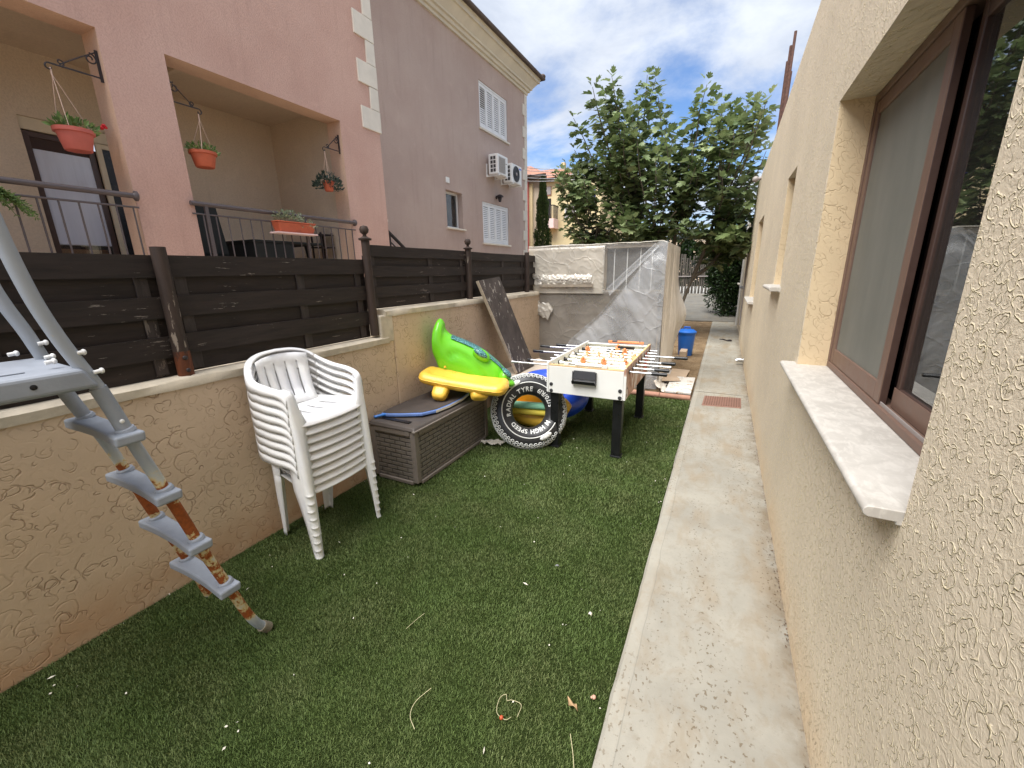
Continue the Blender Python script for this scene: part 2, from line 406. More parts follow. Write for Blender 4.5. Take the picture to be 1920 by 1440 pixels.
GRASS = leafy('turf_blades', lin(80, 100, 52), lin(116, 136, 78), lin(142, 152, 100), 0.55, 0.2, spec=0.3, ts=3.0)
FIG = leafy('fig_leaves', lin(78, 96, 58), lin(122, 140, 88), lin(158, 170, 122), 0.42, 0.32, spec=0.5, ts=1.6)
FICUS = leafy('ficus_leaves', lin(26, 42, 22), lin(44, 66, 30), lin(60, 84, 40), 0.4, 0.12)
CYPR = leafy('cypress_leaves', lin(40, 58, 24), lin(70, 90, 36), lin(96, 112, 50), 0.6, 0.1)
HERB = leafy('herb_leaves', lin(78, 110, 52), lin(120, 148, 84), lin(150, 172, 110), 0.5, 0.25)
PALEH = leafy('pale_herb_leaves', lin(110, 125, 96), lin(150, 160, 130), lin(176, 182, 156), 0.6, 0.2)
DARKH = leafy('dark_herb_leaves', lin(36, 52, 44), lin(60, 76, 62), lin(92, 104, 92), 0.5, 0.1)
BARK = simple('fig_bark', lin(98, 90, 78), 0.85, var=0.2, vs=9, bump=0.6, bs=30)
FENCE = wood_paint('fence_paint', lin(39, 31, 28), lin(128, 118, 110), 0.68, s=34.0)
POSTW = wood_paint('post_paint', lin(58, 46, 40), lin(150, 136, 122), 0.68, axis=(1, 1, 0.16), s=16)
POSTR = wood_paint('post_rusty', lin(96, 52, 30), lin(60, 42, 34), 0.56, axis=(1, 1, 0.16), s=16)
PLANK = wood_paint('plank_paint', lin(72, 64, 60), lin(176, 168, 158), 0.585, axis=(1, 0.6, 0.16), s=18)
PLANKE = simple('plank_edge', lin(176, 160, 140), 0.8, var=0.15, vs=20, bump=0.4)
BOARD = simple('pale_board', lin(186, 172, 156), 0.75, var=0.1, vs=6, bump=0.2, bs=40)
RAILM = simple('railing_paint', lin(84, 75, 75), 0.45, var=0.06, vs=20)
IRON = simple('black_iron', lin(42, 34, 36), 0.5, var=0.1)
TERRA = simple('terracotta_plastic', lin(184, 92, 62), 0.6, var=0.12, vs=9, bump=0.1)
STRING = simple('pot_cord', lin(196, 168, 150), 0.7)
WHITEP = simple('white_plastic_chair', lin(232, 232, 236), 0.38, var=0.035, vs=5, bump=0.05, bs=300, spec=0.5, c2=lin(240, 239, 236))
SHUT = simple('white_shutter', lin(226, 226, 226), 0.45, var=0.04)
WHITEM = simple('white_metal', lin(222, 222, 220), 0.45, var=0.05)
BRONZE = simple('brown_aluminium', lin(116, 93, 81), 0.5, var=0.08, vs=20, spec=0.3, bump=0.06, bs=200)
BRONZED = simple('dark_brown_aluminium', lin(76, 57, 50), 0.4, var=0.08, vs=20)
GASKET = simple('window_gasket', lin(150, 142, 138), 0.6)
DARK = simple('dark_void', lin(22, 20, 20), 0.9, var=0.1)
DGREY = simple('dark_grey_plastic', lin(58, 58, 60), 0.35, var=0.08)
BLACKP = simple('black_plastic', lin(24, 24, 26), 0.32, var=0.15, vs=12)
CURTAIN = simple('grey_curtain', lin(226, 226, 234), 0.9, var=0.12, vs=5, st=(1, 8, 0.4))
BLIND = simple('dark_blind', lin(64, 46, 40), 0.8, var=0.15, vs=12, st=(1, 6, 0.3))
CREAMF = simple('cream_frame', lin(212, 196, 168), 0.5, var=0.05)
ROOFT = simple('roof_tile_red', lin(158, 110, 90), 0.8, var=0.2, vs=9, bump=0.5, bs=26)
ROOFD = simple('roof_edge_dark', lin(88, 76, 70), 0.8, var=0.2, vs=8)
REDPIPE = simple('red_pipe_paint', lin(206, 92, 84), 0.5, var=0.08)
PINKB = simple('pale_pink_paint', lin(226, 196, 190), 0.7, var=0.05)
CHROME = simple('chrome', lin(215, 215, 215), 0.22, metal=1.0, var=0.04)
RODM = simple('steel_rod', lin(220, 220, 222), 0.3, metal=0.75, var=0.06)
RUSTY = simple('rusty_rebar', lin(92, 66, 58), 0.9, var=0.3, vs=40, bump=0.5, bs=120)
GRATE = simple('grate_brown', lin(134, 100, 86), 0.7, var=0.12, vs=30, bump=0.3)
BLUEP = simple('blue_bin_plastic', lin(30, 98, 184), 0.4, var=0.07, vs=6)
BLUEV = simple('blue_vinyl', lin(34, 76, 196), 0.3, var=0.08, vs=5, spec=0.6)
YELLV = simple('yellow_vinyl', lin(238, 192, 72), 0.33, var=0.06, vs=7, spec=0.55, bump=0.35, bs=26, bd=0.006)
MINTF = simple('mint_foam', lin(150, 214, 178), 0.7, var=0.05, bump=0.2)
YELF = simple('yellow_foam', lin(236, 214, 84), 0.7, var=0.05, bump=0.2)
FOAMB = simple('blue_foam_edge', lin(104, 134, 196), 0.55, var=0.12, vs=14)
BRIGHTB = simple('bright_blue_strap', lin(40, 116, 200), 0.45)
BODYB = simple('board_skin', lin(66, 58, 54), 0.75, var=0.22, vs=9, bump=0.35, bs=90)
TYREB = simple('black_vinyl', lin(44, 44, 46), 0.36, var=0.12, vs=6, spec=0.5)
TYREW = simple('white_print', lin(226, 226, 222), 0.5, var=0.03)
KERB = simple('terracotta_kerb', lin(166, 124, 106), 0.85, var=0.15, vs=14, bump=0.4, bs=60)
CARD = simple('cardboard', lin(178, 158, 136), 0.85, var=0.1, vs=7, bump=0.2, bs=40)
GREYTUB = simple('grey_tub_plastic', lin(128, 128, 132), 0.5, var=0.08)
WOODB = simple('raw_timber', lin(150, 138, 122), 0.8, var=0.18, vs=14, st=(1, 1, 0.15), bump=0.3)
DRYLEAF = simple('dry_leaf', lin(178, 146, 108), 0.8, var=0.2, vs=30)
STRAW = simple('straw', lin(196, 188, 150), 0.8, var=0.15)
CHIPW = simple('pale_chip', lin(220, 214, 200), 0.8, var=0.1)
BERRY = simple('red_berry', lin(176, 76, 44), 0.5, var=0.2, vs=60)
REDFL = simple('red_petal', lin(196, 24, 34), 0.6)
ORANGE = simple('orange_player', lin(240, 150, 96), 0.42, var=0.05)
WHITEPL = simple('white_player', lin(236, 234, 228), 0.42, var=0.04)
TABLED = simple('dark_cloth', lin(34, 38, 38), 0.85, var=0.2)
WIREC = simple('wire_pale', lin(206, 206, 208), 0.6)

def white_slab():
    m, tr, p = newmat('cracked_white_board'); co = objco(tr)
    n = NOISE(tr, co, 9, 6, 0.7, 0.4)
    base = MIX(tr, SS(tr, n, 0.56, 0.62), lin(204, 202, 196), lin(160, 128, 92))
    vo = N(tr, 'ShaderNodeTexVoronoi', {'Vector': co, 'Scale': 7.0}, feature='DISTANCE_TO_EDGE')
    base = MIX(tr, MA(tr, 'SUBTRACT', 1.0, SS(tr, vo.outputs[0], 0.0, 0.012)), base, lin(130, 116, 100))
    setp(tr, p, Base_Color=base, Roughness=0.8)
    return m
WSLAB = white_slab()

def rust_rail():
    m, tr, p = newmat('ladder_rail_paint'); co = N(tr, 'ShaderNodeNewGeometry').outputs['Position']
    s = N(tr, 'ShaderNodeSeparateXYZ', {0: co}); z = s.outputs[2]
    n = NOISE(tr, co, 24, 9, 0.72, 0.2)
    zone = MA(tr, 'MULTIPLY', SS(tr, z, 1.0, 0.86), SS(tr, z, 0.09, 0.16))
    thr = MA(tr, 'ADD', MA(tr, 'MULTIPLY', zone, 0.34), MA(tr, 'MULTIPLY', SS(tr, MA(tr, 'ABSOLUTE', MA(tr, 'SUBTRACT', z, 0.72)), 0.09, 0.02), 0.3))
    v = MA(tr, 'ADD', n, thr)
    rust = SS(tr, v, 0.78, 0.86)
    yel = MA(tr, 'MULTIPLY', SS(tr, v, 0.64, 0.82), 0.8)
    base = MIX(tr, zone, lin(150, 156, 164), lin(190, 192, 184))
    base = MIX(tr, yel, base, lin(206, 176, 104))
    base = MIX(tr, rust, base, MIX(tr, NOISE(tr, co, 60, 3, 0.6), lin(84, 38, 14), lin(176, 92, 30)))
    setp(tr, p, Base_Color=base, Roughness=MA(tr, 'ADD', 0.42, MA(tr, 'MULTIPLY', rust, 0.4)), Normal=bumpn(tr, MA(tr, 'ADD', rust, MA(tr, 'MULTIPLY', NOISE(tr, co, 120, 3), 0.3)), 0.3, 0.003))
    return m
LRAIL = rust_rail()
LSTEP = simple('ladder_grey_plastic', lin(142, 148, 158), 0.5, var=0.08, vs=9, bump=0.12, bs=120)
RUBBER = simple('rubber_foot', lin(116, 108, 92), 0.8)

def wicker():
    m, tr, p = newmat('woven_resin'); co = objco(tr); s = N(tr, 'ShaderNodeSeparateXYZ', {0: co})
    uv = N(tr, 'ShaderNodeCombineXYZ', {0: MA(tr, 'ADD', s.outputs[0], s.outputs[1]), 1: s.outputs[2], 2: 0.0}).outputs[0]
    wv = NOISE(tr, uv, 14, 2)
    br = N(tr, 'ShaderNodeTexBrick', {'Vector': uv, 'Scale': 1.0, 'Mortar Size': 0.006, 'Mortar Smooth': 0.8, 'Brick Width': 0.105, 'Row Height': 0.036, 'Bias': 0.0})
    f = br.outputs['Fac']
    base = MIX(tr, f, MIX(tr, wv, lin(106, 99, 92), lin(125, 117, 109)), lin(66, 60, 56))
    ph = MA(tr, 'SINE', MA(tr, 'MULTIPLY', MA(tr, 'ADD', s.outputs[0], s.outputs[1]), 59.8))
    h = MA(tr, 'ADD', MA(tr, 'MULTIPLY', f, -1.0), MA(tr, 'MULTIPLY', ph, 0.25))
    setp(tr, p, Base_Color=base, Roughness=0.48, Normal=bumpn(tr, h, 0.9, 0.005))
    return m
WICKER = wicker()
RESIN = simple('brown_resin', lin(122, 113, 106), 0.5, var=0.08, bump=0.1)
RESIND = simple('dark_resin_lid', lin(78, 71, 67), 0.5, var=0.12, vs=7, bump=0.15)

def croc_skin():
    m, tr, p = newmat('green_vinyl'); co = objco(tr)
    setp(tr, p, Base_Color=MIX(tr, NOISE(tr, co, 4, 3), lin(96, 190, 26), lin(120, 212, 40)), Roughness=0.3, Specular_IOR_Level=0.6, Coat_Weight=0.2,
         Normal=bumpn(tr, NOISE(tr, co, 20, 3), 0.12, 0.01))
    return m
GREENV = croc_skin()
def scales():
    m, tr, p = newmat('teal_scales'); co = objco(tr)
    vo = N(tr, 'ShaderNodeTexVoronoi', {'Vector': co, 'Scale': 75.0}, feature='DISTANCE_TO_EDGE')
    base = MIX(tr, SS(tr, vo.outputs[0], 0.05, 0.28), lin(24, 70, 74), lin(120, 186, 186))
    setp(tr, p, Base_Color=base, Roughness=0.35, Specular_IOR_Level=0.6)
    return m
SCALES = scales()

def film(name, c, alpha, rough=0.22, wr=6.0, bstr=0.6, st=None, streak=0.0, vfold=False):
    """wrinkled polythene: glossy milky skin, partly see-through"""
    m, tr, p = newmat(name); co = objco(tr)
    if st: co = stretch(tr, co, st)
    n = NOISE(tr, co, wr, 3, 0.45, 0.5); n2 = NOISE(tr, co, wr * 0.35, 3, 0.45, 0.2)
    rid = MA(tr, 'SUBTRACT', 1.0, MA(tr, 'ABSOLUTE', MA(tr, 'MULTIPLY', MA(tr, 'SUBTRACT', n, 0.5), 6.0)), True)
    wv = N(tr, 'ShaderNodeVectorMath', {0: co, 1: N(tr, 'ShaderNodeVectorMath', {0: N(tr, 'ShaderNodeTexNoise', {'Vector': co, 'Scale': 3.0, 'Detail': 3.0}).outputs[1], 1: (0.25, 0.25, 0.25)}, operation='MULTIPLY').outputs[0]}, operation='ADD').outputs[0]
    vf = N(tr, 'ShaderNodeTexVoronoi', {'Vector': wv, 'Scale': wr * 0.9}, feature='F1').outputs['Distance']
    ve = N(tr, 'ShaderNodeTexVoronoi', {'Vector': wv, 'Scale': wr * 0.55}, feature='DISTANCE_TO_EDGE').outputs['Distance']
    crease = MA(tr, 'SUBTRACT', 1.0, SS(tr, ve, 0.0, 0.05))
    h = MA(tr, 'ADD', MA(tr, 'MULTIPLY', n2, 0.6), MA(tr, 'ADD', MA(tr, 'MULTIPLY', vf, 0.7), MA(tr, 'MULTIPLY', crease, 0.35)))
    base = MIX(tr, SS(tr, n2, 0.3, 0.7), sc3(c, 0.88), sc3(c, 1.08))
    base = MIX(tr, MA(tr, 'MULTIPLY', SS(tr, rid, 0.8, 1.0), 0.05), base, sc3(c, 1.5))
    setp(tr, p, Base_Color=base, Roughness=rough, Specular_IOR_Level=0.7, Normal=bumpn(tr, h, bstr, 0.012))
    tp = N(tr, 'ShaderNodeBsdfTransparent', {'Color': (0.93, 0.93, 0.92, 1)})
    fac = MA(tr, 'ADD', alpha - 0.08, MA(tr, 'MULTIPLY', SS(tr, n2, 0.3, 0.7), 0.10), True)
    fac = MA(tr, 'ADD', fac, MA(tr, 'MULTIPLY', SS(tr, rid, 0.9, 1.0), 0.03), True)
    mx = N(tr, 'ShaderNodeMixShader', {0: fac, 1: tp.outputs[0], 2: p.outputs[0]})
    out = [x for x in tr.nodes if x.type == 'OUTPUT_MATERIAL'][0]
    tr.links.new(mx.outputs[0], out.inputs[0])
    return m
FILMB = film('milky_polythene_beige', lin(200, 192, 178), 0.88, 0.2, 7.0, 0.6)
FILMC = film('clear_polythene', lin(212, 214, 217), 0.38, 0.16, 6.0, 0.8)
FILMG = film('thin_polythene', lin(168, 160, 149), 0.56, 0.18, 6.0, 0.6)
FILMS = film('side_polythene', lin(222, 215, 206), 0.95, 0.3, 5.0, 0.4, st=(1.6, 1.6, 0.3))
FILMT = film('see_through_polythene', lin(214, 214, 212), 0.2, 0.15, 6.0, 0.8)
FILMW = film('white_polythene', lin(206, 199, 187), 0.85, 0.22, 8.0, 0.8)

def glass(name, tint=(0.94, 0.96, 0.96), rough=0.015, ior=1.5, dirty=0.04):
    m, tr, p = newmat(name); tr.nodes.remove(p)
    fr = N(tr, 'ShaderNodeFresnel', {'IOR': ior})
    g = N(tr, 'ShaderNodeBsdfGlossy', {'Color': (0.95, 0.97, 0.97, 1), 'Roughness': rough})
    tp = N(tr, 'ShaderNodeBsdfTransparent', {'Color': (*tint, 1)})
    df = N(tr, 'ShaderNodeBsdfDiffuse', {'Color': (0.5, 0.5, 0.48, 1)})
    m1 = N(tr, 'ShaderNodeMixShader', {0: dirty, 1: tp.outputs[0], 2: df.outputs[0]})
    mx = N(tr, 'ShaderNodeMixShader', {0: MA(tr, 'MULTIPLY', fr.outputs[0], 1.6, True), 1: m1.outputs[0], 2: g.outputs[0]})
    out = [x for x in tr.nodes if x.type == 'OUTPUT_MATERIAL'][0]
    tr.links.new(mx.outputs[0], out.inputs[0])
    return m
GLASS = glass('window_glass')
def mesh_screen():
    m, tr, p = newmat('insect_mesh'); co = objco(tr)
    n = NOISE(tr, stretch(tr, co, (1, 1, 0.35)), 7, 4, 0.6)
    setp(tr, p, Base_Color=MIX(tr, n, lin(112, 113, 106), lin(138, 137, 129)), Roughness=0.7, Specular_IOR_Level=0.3)
    tp = N(tr, 'ShaderNodeBsdfTransparent')
    mx = N(tr, 'ShaderNodeMixShader', {0: 0.86, 1: tp.outputs[0], 2: p.outputs[0]})
    out = [x for x in tr.nodes if x.type == 'OUTPUT_MATERIAL'][0]
    tr.links.new(mx.outputs[0], out.inputs[0])
    return m
MESHS = mesh_screen()
def foos_side():
    m, tr, p = newmat('peeling_laminate'); co = objco(tr)
    n = NOISE(tr, stretch(tr, co, (1, 1, 0.35)), 12, 6, 0.65, 0.4)
    base = MIX(tr, SS(tr, n, 0.42, 0.52), lin(214, 204, 196), lin(176, 132, 108))
    base = MIX(tr, SS(tr, n, 0.56, 0.6), base, lin(120, 84, 66))
    setp(tr, p, Base_Color=base, Roughness=0.6)
    return m
FOOSS = foos_side()
FOOSW = simple('white_laminate', lin(234, 234, 230), 0.4, var=0.03, vs=4, spec=0.5)
FOOSE = simple('worn_board_edge', lin(208, 176, 128), 0.6, var=0.15, vs=14)
FOOSP = simple('playfield_print', lin(224, 224, 212), 0.4, var=0.05, c2=lin(206, 212, 176), vs=3)
# ------------------------------------------------------------------ ground
def sheet(name, x0, x1, y0, y1, z0, z1, mat, nx=1, ny=1, zf=None):
    mb = MB()
    mb.grid([[(x0 + (x1 - x0) * i / nx, y0 + (y1 - y0) * j / ny, (zf(x0 + (x1 - x0) * i / nx, y0 + (y1 - y0) * j / ny) if zf else z0)) for i in range(nx + 1)] for j in range(ny + 1)])
    return mb
o = sheet('ground', -400, 400, -400, 800, -.06, -.06, SOIL).build('ground', SOIL, smooth=0); tag(o, kind='structure')
o = sheet('turf_base', -2.45, -.235, -4, 5.42, 0, 0, TURFB).build('turf_base', TURFB, smooth=0); tag(o, kind='structure')
def soilz(x, y):
    return 0.012 + 0.035 * mnoise.noise((x * 2.3, y * 2.3, 0)) + 0.018 * mnoise.noise((x * 9, y * 9, 3)) - (0.03 if y < 5.6 else 0)
o = sheet('soil', -2.6, -.235, 5.42, 14.3, 0, 0, SOIL, 44, 170, soilz).build('soil', SOIL); tag(o, kind='structure')
# path: two slabs with a joint, chamfered left arris
mb = MB(); ar = 0.03
PZ = 0.02
for (ya, yb) in ((-4, 5.845), (5.86, 16.6)):
    ny = max(8, int((yb - ya) / 0.07)); rows = []
    for j in range(ny + 1):
        y = ya + (yb - ya) * j / ny
        e = 0.007 * mnoise.noise((0, y * 2.6, 1)) + 0.004 * mnoise.noise((0, y * 17, 4))
        k = 0.10 * max(0, (y - 16.2) / .4) if yb > 10 else 0
        rows.append([(-.235 + e + k, y, -.06), (-.235 + e + k, y, PZ - .014 + e), (-.222 + e + k, y, PZ - .002), (-.16 + k, y, PZ + .001), (.1, y, PZ + .002 * mnoise.noise((1, y, 0))), (.45, y, PZ - .002)])
    mb.grid(rows)
    for yy in (ya, yb): mb.add([(-.23, yy, -.06), (.45, yy, -.06), (.45, yy, PZ - .002), (-.222, yy, PZ - .004)], [(0, 1, 2, 3)])
o = mb.build('path', PATH, smooth=30); tag(o, kind='structure')
# driveway beyond: raised edge, then climbing gently to the gate
mb = MB()
dz = lambda y: .035 + .50 * max(0, y - 14.3) / 6.9
rows = [[(x, 14.3, -.05) for x in np.linspace(-9, 6, 8)]] + [[(x, y, dz(y) if x < .45 or True else 0) for x in np.linspace(-9, 6, 8)] for y in np.linspace(14.3, 24, 12)]
mb.grid(rows); o = mb.build('driveway', APRON, smooth=20); tag(o, kind='structure')
o = MB().box(-9, -2.66, -6, 14, -.05, 1.0).build('neighbour_terrace', CREAMR, smooth=0); tag(o, kind='structure')

# ------------------------------------------------------------------ turf blades (real geometry, one uncountable mass)
def grass():
    rs = np.random.RandomState(3)
    pts = []
    for (y0, y1, dens, h, wd) in ((-.35, 1.2, 85000, .013, .0022), (1.2, 2.4, 60000, .014, .0028), (2.4, 3.8, 34000, .016, .0040), (3.8, 5.40, 21000, .018, .0052)):
        n = int((y1 - y0) * 2.2 * dens)
        x = rs.uniform(-2.435, -.242, n); y = rs.uniform(y0, y1, n)
        pts.append(np.stack([x, y, np.full(n, h), np.full(n, wd)], 1))
    P = np.concatenate(pts); n = len(P)
    # lean: slow-turning nap plus scatter
    ph = np.array([mnoise.noise((a * 2.2, b * 2.2, 0)) for a, b in zip(P[::1, 0], P[::1, 1])])
    ph2 = np.array([mnoise.noise((a * 9, b * 9, 5)) for a, b in zip(P[:, 0], P[:, 1])])
    ang = ph * 2.0 + rs.normal(0, 1.5, n) - 1.2
    ln = np.clip(rs.normal(.5, .22, n) + .12 * ph2, .05, 1.0)
    h = P[:, 2] * rs.uniform(.65, 1.2, n) * (1 + .10 * ph2)
    dx, dy = np.cos(ang), np.sin(ang); sx_, sy_ = -dy, dx
    wd = P[:, 3] * .5
    V = np.zeros((n, 5, 3), np.float32)
    for k, (t_, wk) in enumerate(((0, 1), (0, -1), (.55, .85), (.55, -.85), (1, 0))):
        off = ln * h * (t_ ** 1.6)
        V[:, k, 0] = P[:, 0] + dx * off + sx_ * wd * wk
        V[:, k, 1] = P[:, 1] + dy * off + sy_ * wd * wk
        V[:, k, 2] = h * t_ * np.sqrt(np.clip(1 - .35 * (ln * t_) ** 2, .2, 1))
    V[:, :, 0] = np.clip(V[:, :, 0], -2.439, -.238)
    base = (np.arange(n) * 5)[:, None]
    quads = (base + np.array([0, 1, 3, 2])).astype(np.int32); tris = (base + np.array([2, 3, 4])).astype(np.int32)
    me = bpy.data.meshes.new('lawn_grass')
    me.vertices.add(n * 5); me.vertices.foreach_set('co', V.reshape(-1))
    me.loops.add(n * 7); me.polygons.add(n * 2)
    loops = np.concatenate([quads, tris], 1).reshape(-1)
    me.loops.foreach_set('vertex_index', loops)
    st = np.stack([np.arange(n) * 7, np.arange(n) * 7 + 4], 1).reshape(-1).astype(np.int32)
    me.polygons.foreach_set('loop_start', st)
    me.update(calc_edges=True); me.validate()
    me.materials.append(GRASS)
    o = bpy.data.objects.new('lawn_grass', me); col.objects.link(o)
    tag(o, 'short dark green artificial turf covering the yard floor', 'grass', kind='stuff')
grass()

# ------------------------------------------------------------------ low wall with stepped coping, left
t = thing('garden_wall', 'low tan scratched plaster wall with a stepped pale coping below the brown fence', 'wall', (-2.44, 2.6, 0))
mb = MB()
zt = lambda y: 1.09 if y < 2.64 else 1.305
mb.box(-2.62, -2.44, -5, 2.64, -.05, 1.085); mb.box(-2.62, -2.44, 2.642, 9, -.05, 1.30)
mb.build('wall_body', STUCCO_L, t, smooth=0, bevel=.012)
mb = MB()
def cap(ya, yb, z):
    n = int((yb - ya) / .12); rows = []
    for i in range(n + 1):
        y = ya + (yb - ya) * i / n; e = .006 * mnoise.noise((y * 3, 0, 0)); e2 = .008 * mnoise.noise((y * 5, 2, 0))
        rows.append([(-2.432 + e2, y, z - .03 + e2), (-2.430 + e2, y, z + .012 + e), (-2.45 + e, y, z + .024 + e), (-2.63, y, z + .026)])
    mb.grid(rows)
    for r in (rows[0], rows[-1]): mb.add(r + [(-2.63, r[0][1], z - .03)], [(0, 1, 2, 3, 4)])
cap(-5, 2.58, 1.085)
cap(2.56, 9, 1.30)
mb.build('coping', COPING, t, smooth=60)
MB().box(-2.60, -2.434, 2.50, 2.645, 1.06, 1.285).build('coping_step', COPING, t, smooth=0, bevel=.012)

# ------------------------------------------------------------------ fence on the wall
t = thing('wooden_fence', 'dark brown hit and miss board fence standing on the low wall', 'fence', (-2.52, 2.5, 1.1))
BATTEN = wood_paint('batten_paint', lin(56, 49, 47), lin(120, 110, 102), 0.68, axis=(1, 1, .2))
def panel(ya, yb, zb, zt_, front0):
    mb = MB(); n = 6; hh = (zt_ - zb) / n
    for i in range(n):
        z1 = zt_ - i * hh; front = (i % 2 == 0)
        xx = (-2.497, -2.515) if front else (-2.526, -2.542)
        e = .003 * rng.uniform(-1, 1)
        m_ = 12
        for k in range(m_):     # long board with a slight wave
            y0, y1 = ya + (yb - ya) * k / m_, ya + (yb - ya) * (k + 1) / m_
            f = lambda y: .004 * mnoise.noise((y * 2.1, i * 3.7, zb)) + e
            a, b = f(y0), f(y1); ov = .012 if front else .02
            mb.hexa([(xx[1], y0, z1 - hh - ov * .5 + a), (xx[0], y0, z1 - hh - ov * .5 + a), (xx[0], y1, z1 - hh - ov * .5 + b), (xx[1], y1, z1 - hh - ov * .5 + b)],
                    [(xx[1], y0, z1 + a), (xx[0], y0, z1 + a), (xx[0], y1, z1 + b), (xx[1], y1, z1 + b)])
    p = mb.build('fence_panel', FENCE, t, smooth=0)
    for q in (ya + .075, (ya + yb) / 2 + .1, yb - .075):
        MB().box(-2.5255, -2.5155, q - .028, q + .028, zb + .005, zt_ - .02).build('batten', BATTEN, p, smooth=0, bevel=.003)
panel(-1.75, -.32, 1.12, 1.715, 1); panel(-.305, 1.112, 1.12, 1.715, 1); panel(1.128, 2.47, 1.125, 1.715, 1)
panel(2.482, 3.918, 1.345, 1.825, 1); panel(3.932, 5.42, 1.345, 1.825, 1); panel(5.44, 6.9, 1.345, 1.825, 1)
def post(y, zb, z1, fin, mat=POSTW, lean=0.0):
    mb = MB(); r = .034
    n = 12; rows = []
    for k in range(10):
        f = k / 9; z = zb + (z1 - zb) * f; rr = r * (1 - .05 * f) * (1 + .05 * mnoise.noise((y, z * 6, 0)))
        rows.append((rr, z))
    mb.lathe([(a, z - zb) for a, z in rows], (-2.482, y + lean, zb), n)
    pr_ = mb.build('post', mat, t, smooth=50)
    if fin:
        f = MB().lathe([(.046, 0), (.05, .012), (.03, .02), (.014, .03), (.014, .042), (.03, .055), (.035, .078), (.026, .1), (.001, .108)], (-2.482, y, z1), 18)
        f.build('finial', POSTW, pr_, smooth=50)
    return pr_
p = post(-.31, 1.1, 1.75, False); p = post(1.12, 1.235, 1.75, False)
MB().lathe([(.036, 0), (.036, .14)], (-2.48, 1.12, 1.098), 12).build('post_foot', POSTR, p, smooth=50)
MB().ball((-2.446, 1.115, 1.205), .006, .012, .012).build('bolt', IRON, p); MB().ball((-2.446, 1.118, 1.14), .006, .011, .011).build('bolt', IRON, p)
post(2.475, 1.13, 1.855, True); post(3.925, 1.33, 1.845, True); post(5.43, 1.33, 1.86, False)

# ------------------------------------------------------------------ bungalow, right
t = thing('bungalow', 'cream scratched plaster bungalow wall with brown window along the concrete path', 'house', (.41, 3, 0))
fnR = lambda u, v, d: (.41 + d, u, v)
ztopR = lambda y: np.interp(y, [-5, 3.5, 4.5, 6, 8.5, 10.9], [3.50, 3.47, 3.42, 3.36, 3.30, 3.27]) + .012 * mnoise.noise((y * 1.4, 0, 0))
holes = [(1.115, 2.785, 1.045, 2.375, .19), (4.16, 4.72, 1.44, 2.36, .2), (7.4, 8.6, 1.10, 2.34, .2)]
mb = wall_grid(MB(), list(np.arange(-5, 10.95, .53)) + [10.9], [0, 1.0, 3.3], holes, fnR, .19, vtop=ztopR)
mb.add([(.41, 10.9, 0), (7, 10.9, 0), (7, 10.9, 3.27), (.41, 10.9, ztopR(10.9))], [(0, 1, 2, 3)])
wallo = mb.build('wall', STUCCO_R, t, smooth=0)
for a, b, c, d, D in holes:      # smoother reveals, a skin 3 mm proud of the raw jambs
    e = .003
    for q in (b - e, a + e):
        MB().add([(.414, q, c), (.41 + D, q, c), (.41 + D, q, d), (.414, q, d)], [(0, 1, 2, 3)]).build('reveal', REVEAL, t, smooth=0)
mb = MB(); ys = np.linspace(-5, 10.9, 40)
mb.grid([[(.41, y, ztopR(y)), (.42, y, ztopR(y) + .012), (.62, y, ztopR(y) + .012), (.62, y, 3.0)] for y in ys]); mb.build('parapet_top', COPING, t, smooth=60)
mb = MB().box(.62, 7, -5, 10.88, 2.95, 3.02); mb.build('roof', COPING, t, smooth=0)
# second, lower wing with pipe
mb = MB(); wall_grid(mb, [10.9, 17], [0, 2.75], [(11.6, 12.6, 1.14, 2.3, .15), (14.2, 15.2, 1.15, 2.3, .15)], lambda u, v, d: (.43 + d, u, v), .15)
mb.add([(.43, 17, 0), (6, 17, 0), (6, 17, 2.75), (.43, 17, 2.75)], [(0, 1, 2, 3)]); mb.add([(.43, 10.9, 2.75), (6, 10.9, 2.75), (6, 17, 2.75), (.43, 17, 2.75)], [(0, 1, 2, 3)])
mb.build('rear_wing_wall', STUCCO_R, t, smooth=0)
MB().tube([(.40, 13.3, .05), (.40, 13.3, 2.72), (.36, 13.3, 2.80)], .035, 10).build('downpipe', WHITEM, t)
MB().tube([(.405, 11.2, .3), (.405, 11.2, 2.6)], .012, 8).build('conduit', GASKET, t)
def sill(name_, a, b, z, x0, x1, th=.035):
    prof = [(x0 + th * .5 * (1 - math.sin(R(q))), z - th * .5 + th * .5 * math.cos(R(q))) for q in range(0, 181, 15)] + [ (.40, z - th), (.40, z - th - .008), (x1, z - th - .008), (x1, z)]
    return MB().prism(prof, a, b, lambda u, v, h: (u, h, v)).build(name_, MARBLE, t, smooth=30, bevel=.002)
sill('window_sill', 1.118, 2.86, 1.068, .338, .60, .028)
sill('window_sill', 4.08, 4.80, 1.445, .33, .62); sill('window_sill', 7.3, 8.7, 1.105, .33, .62)
sill('window_sill', 11.5, 12.7, 1.145, .34, .59); sill('window_sill', 14.1, 15.3, 1.155, .34, .59)
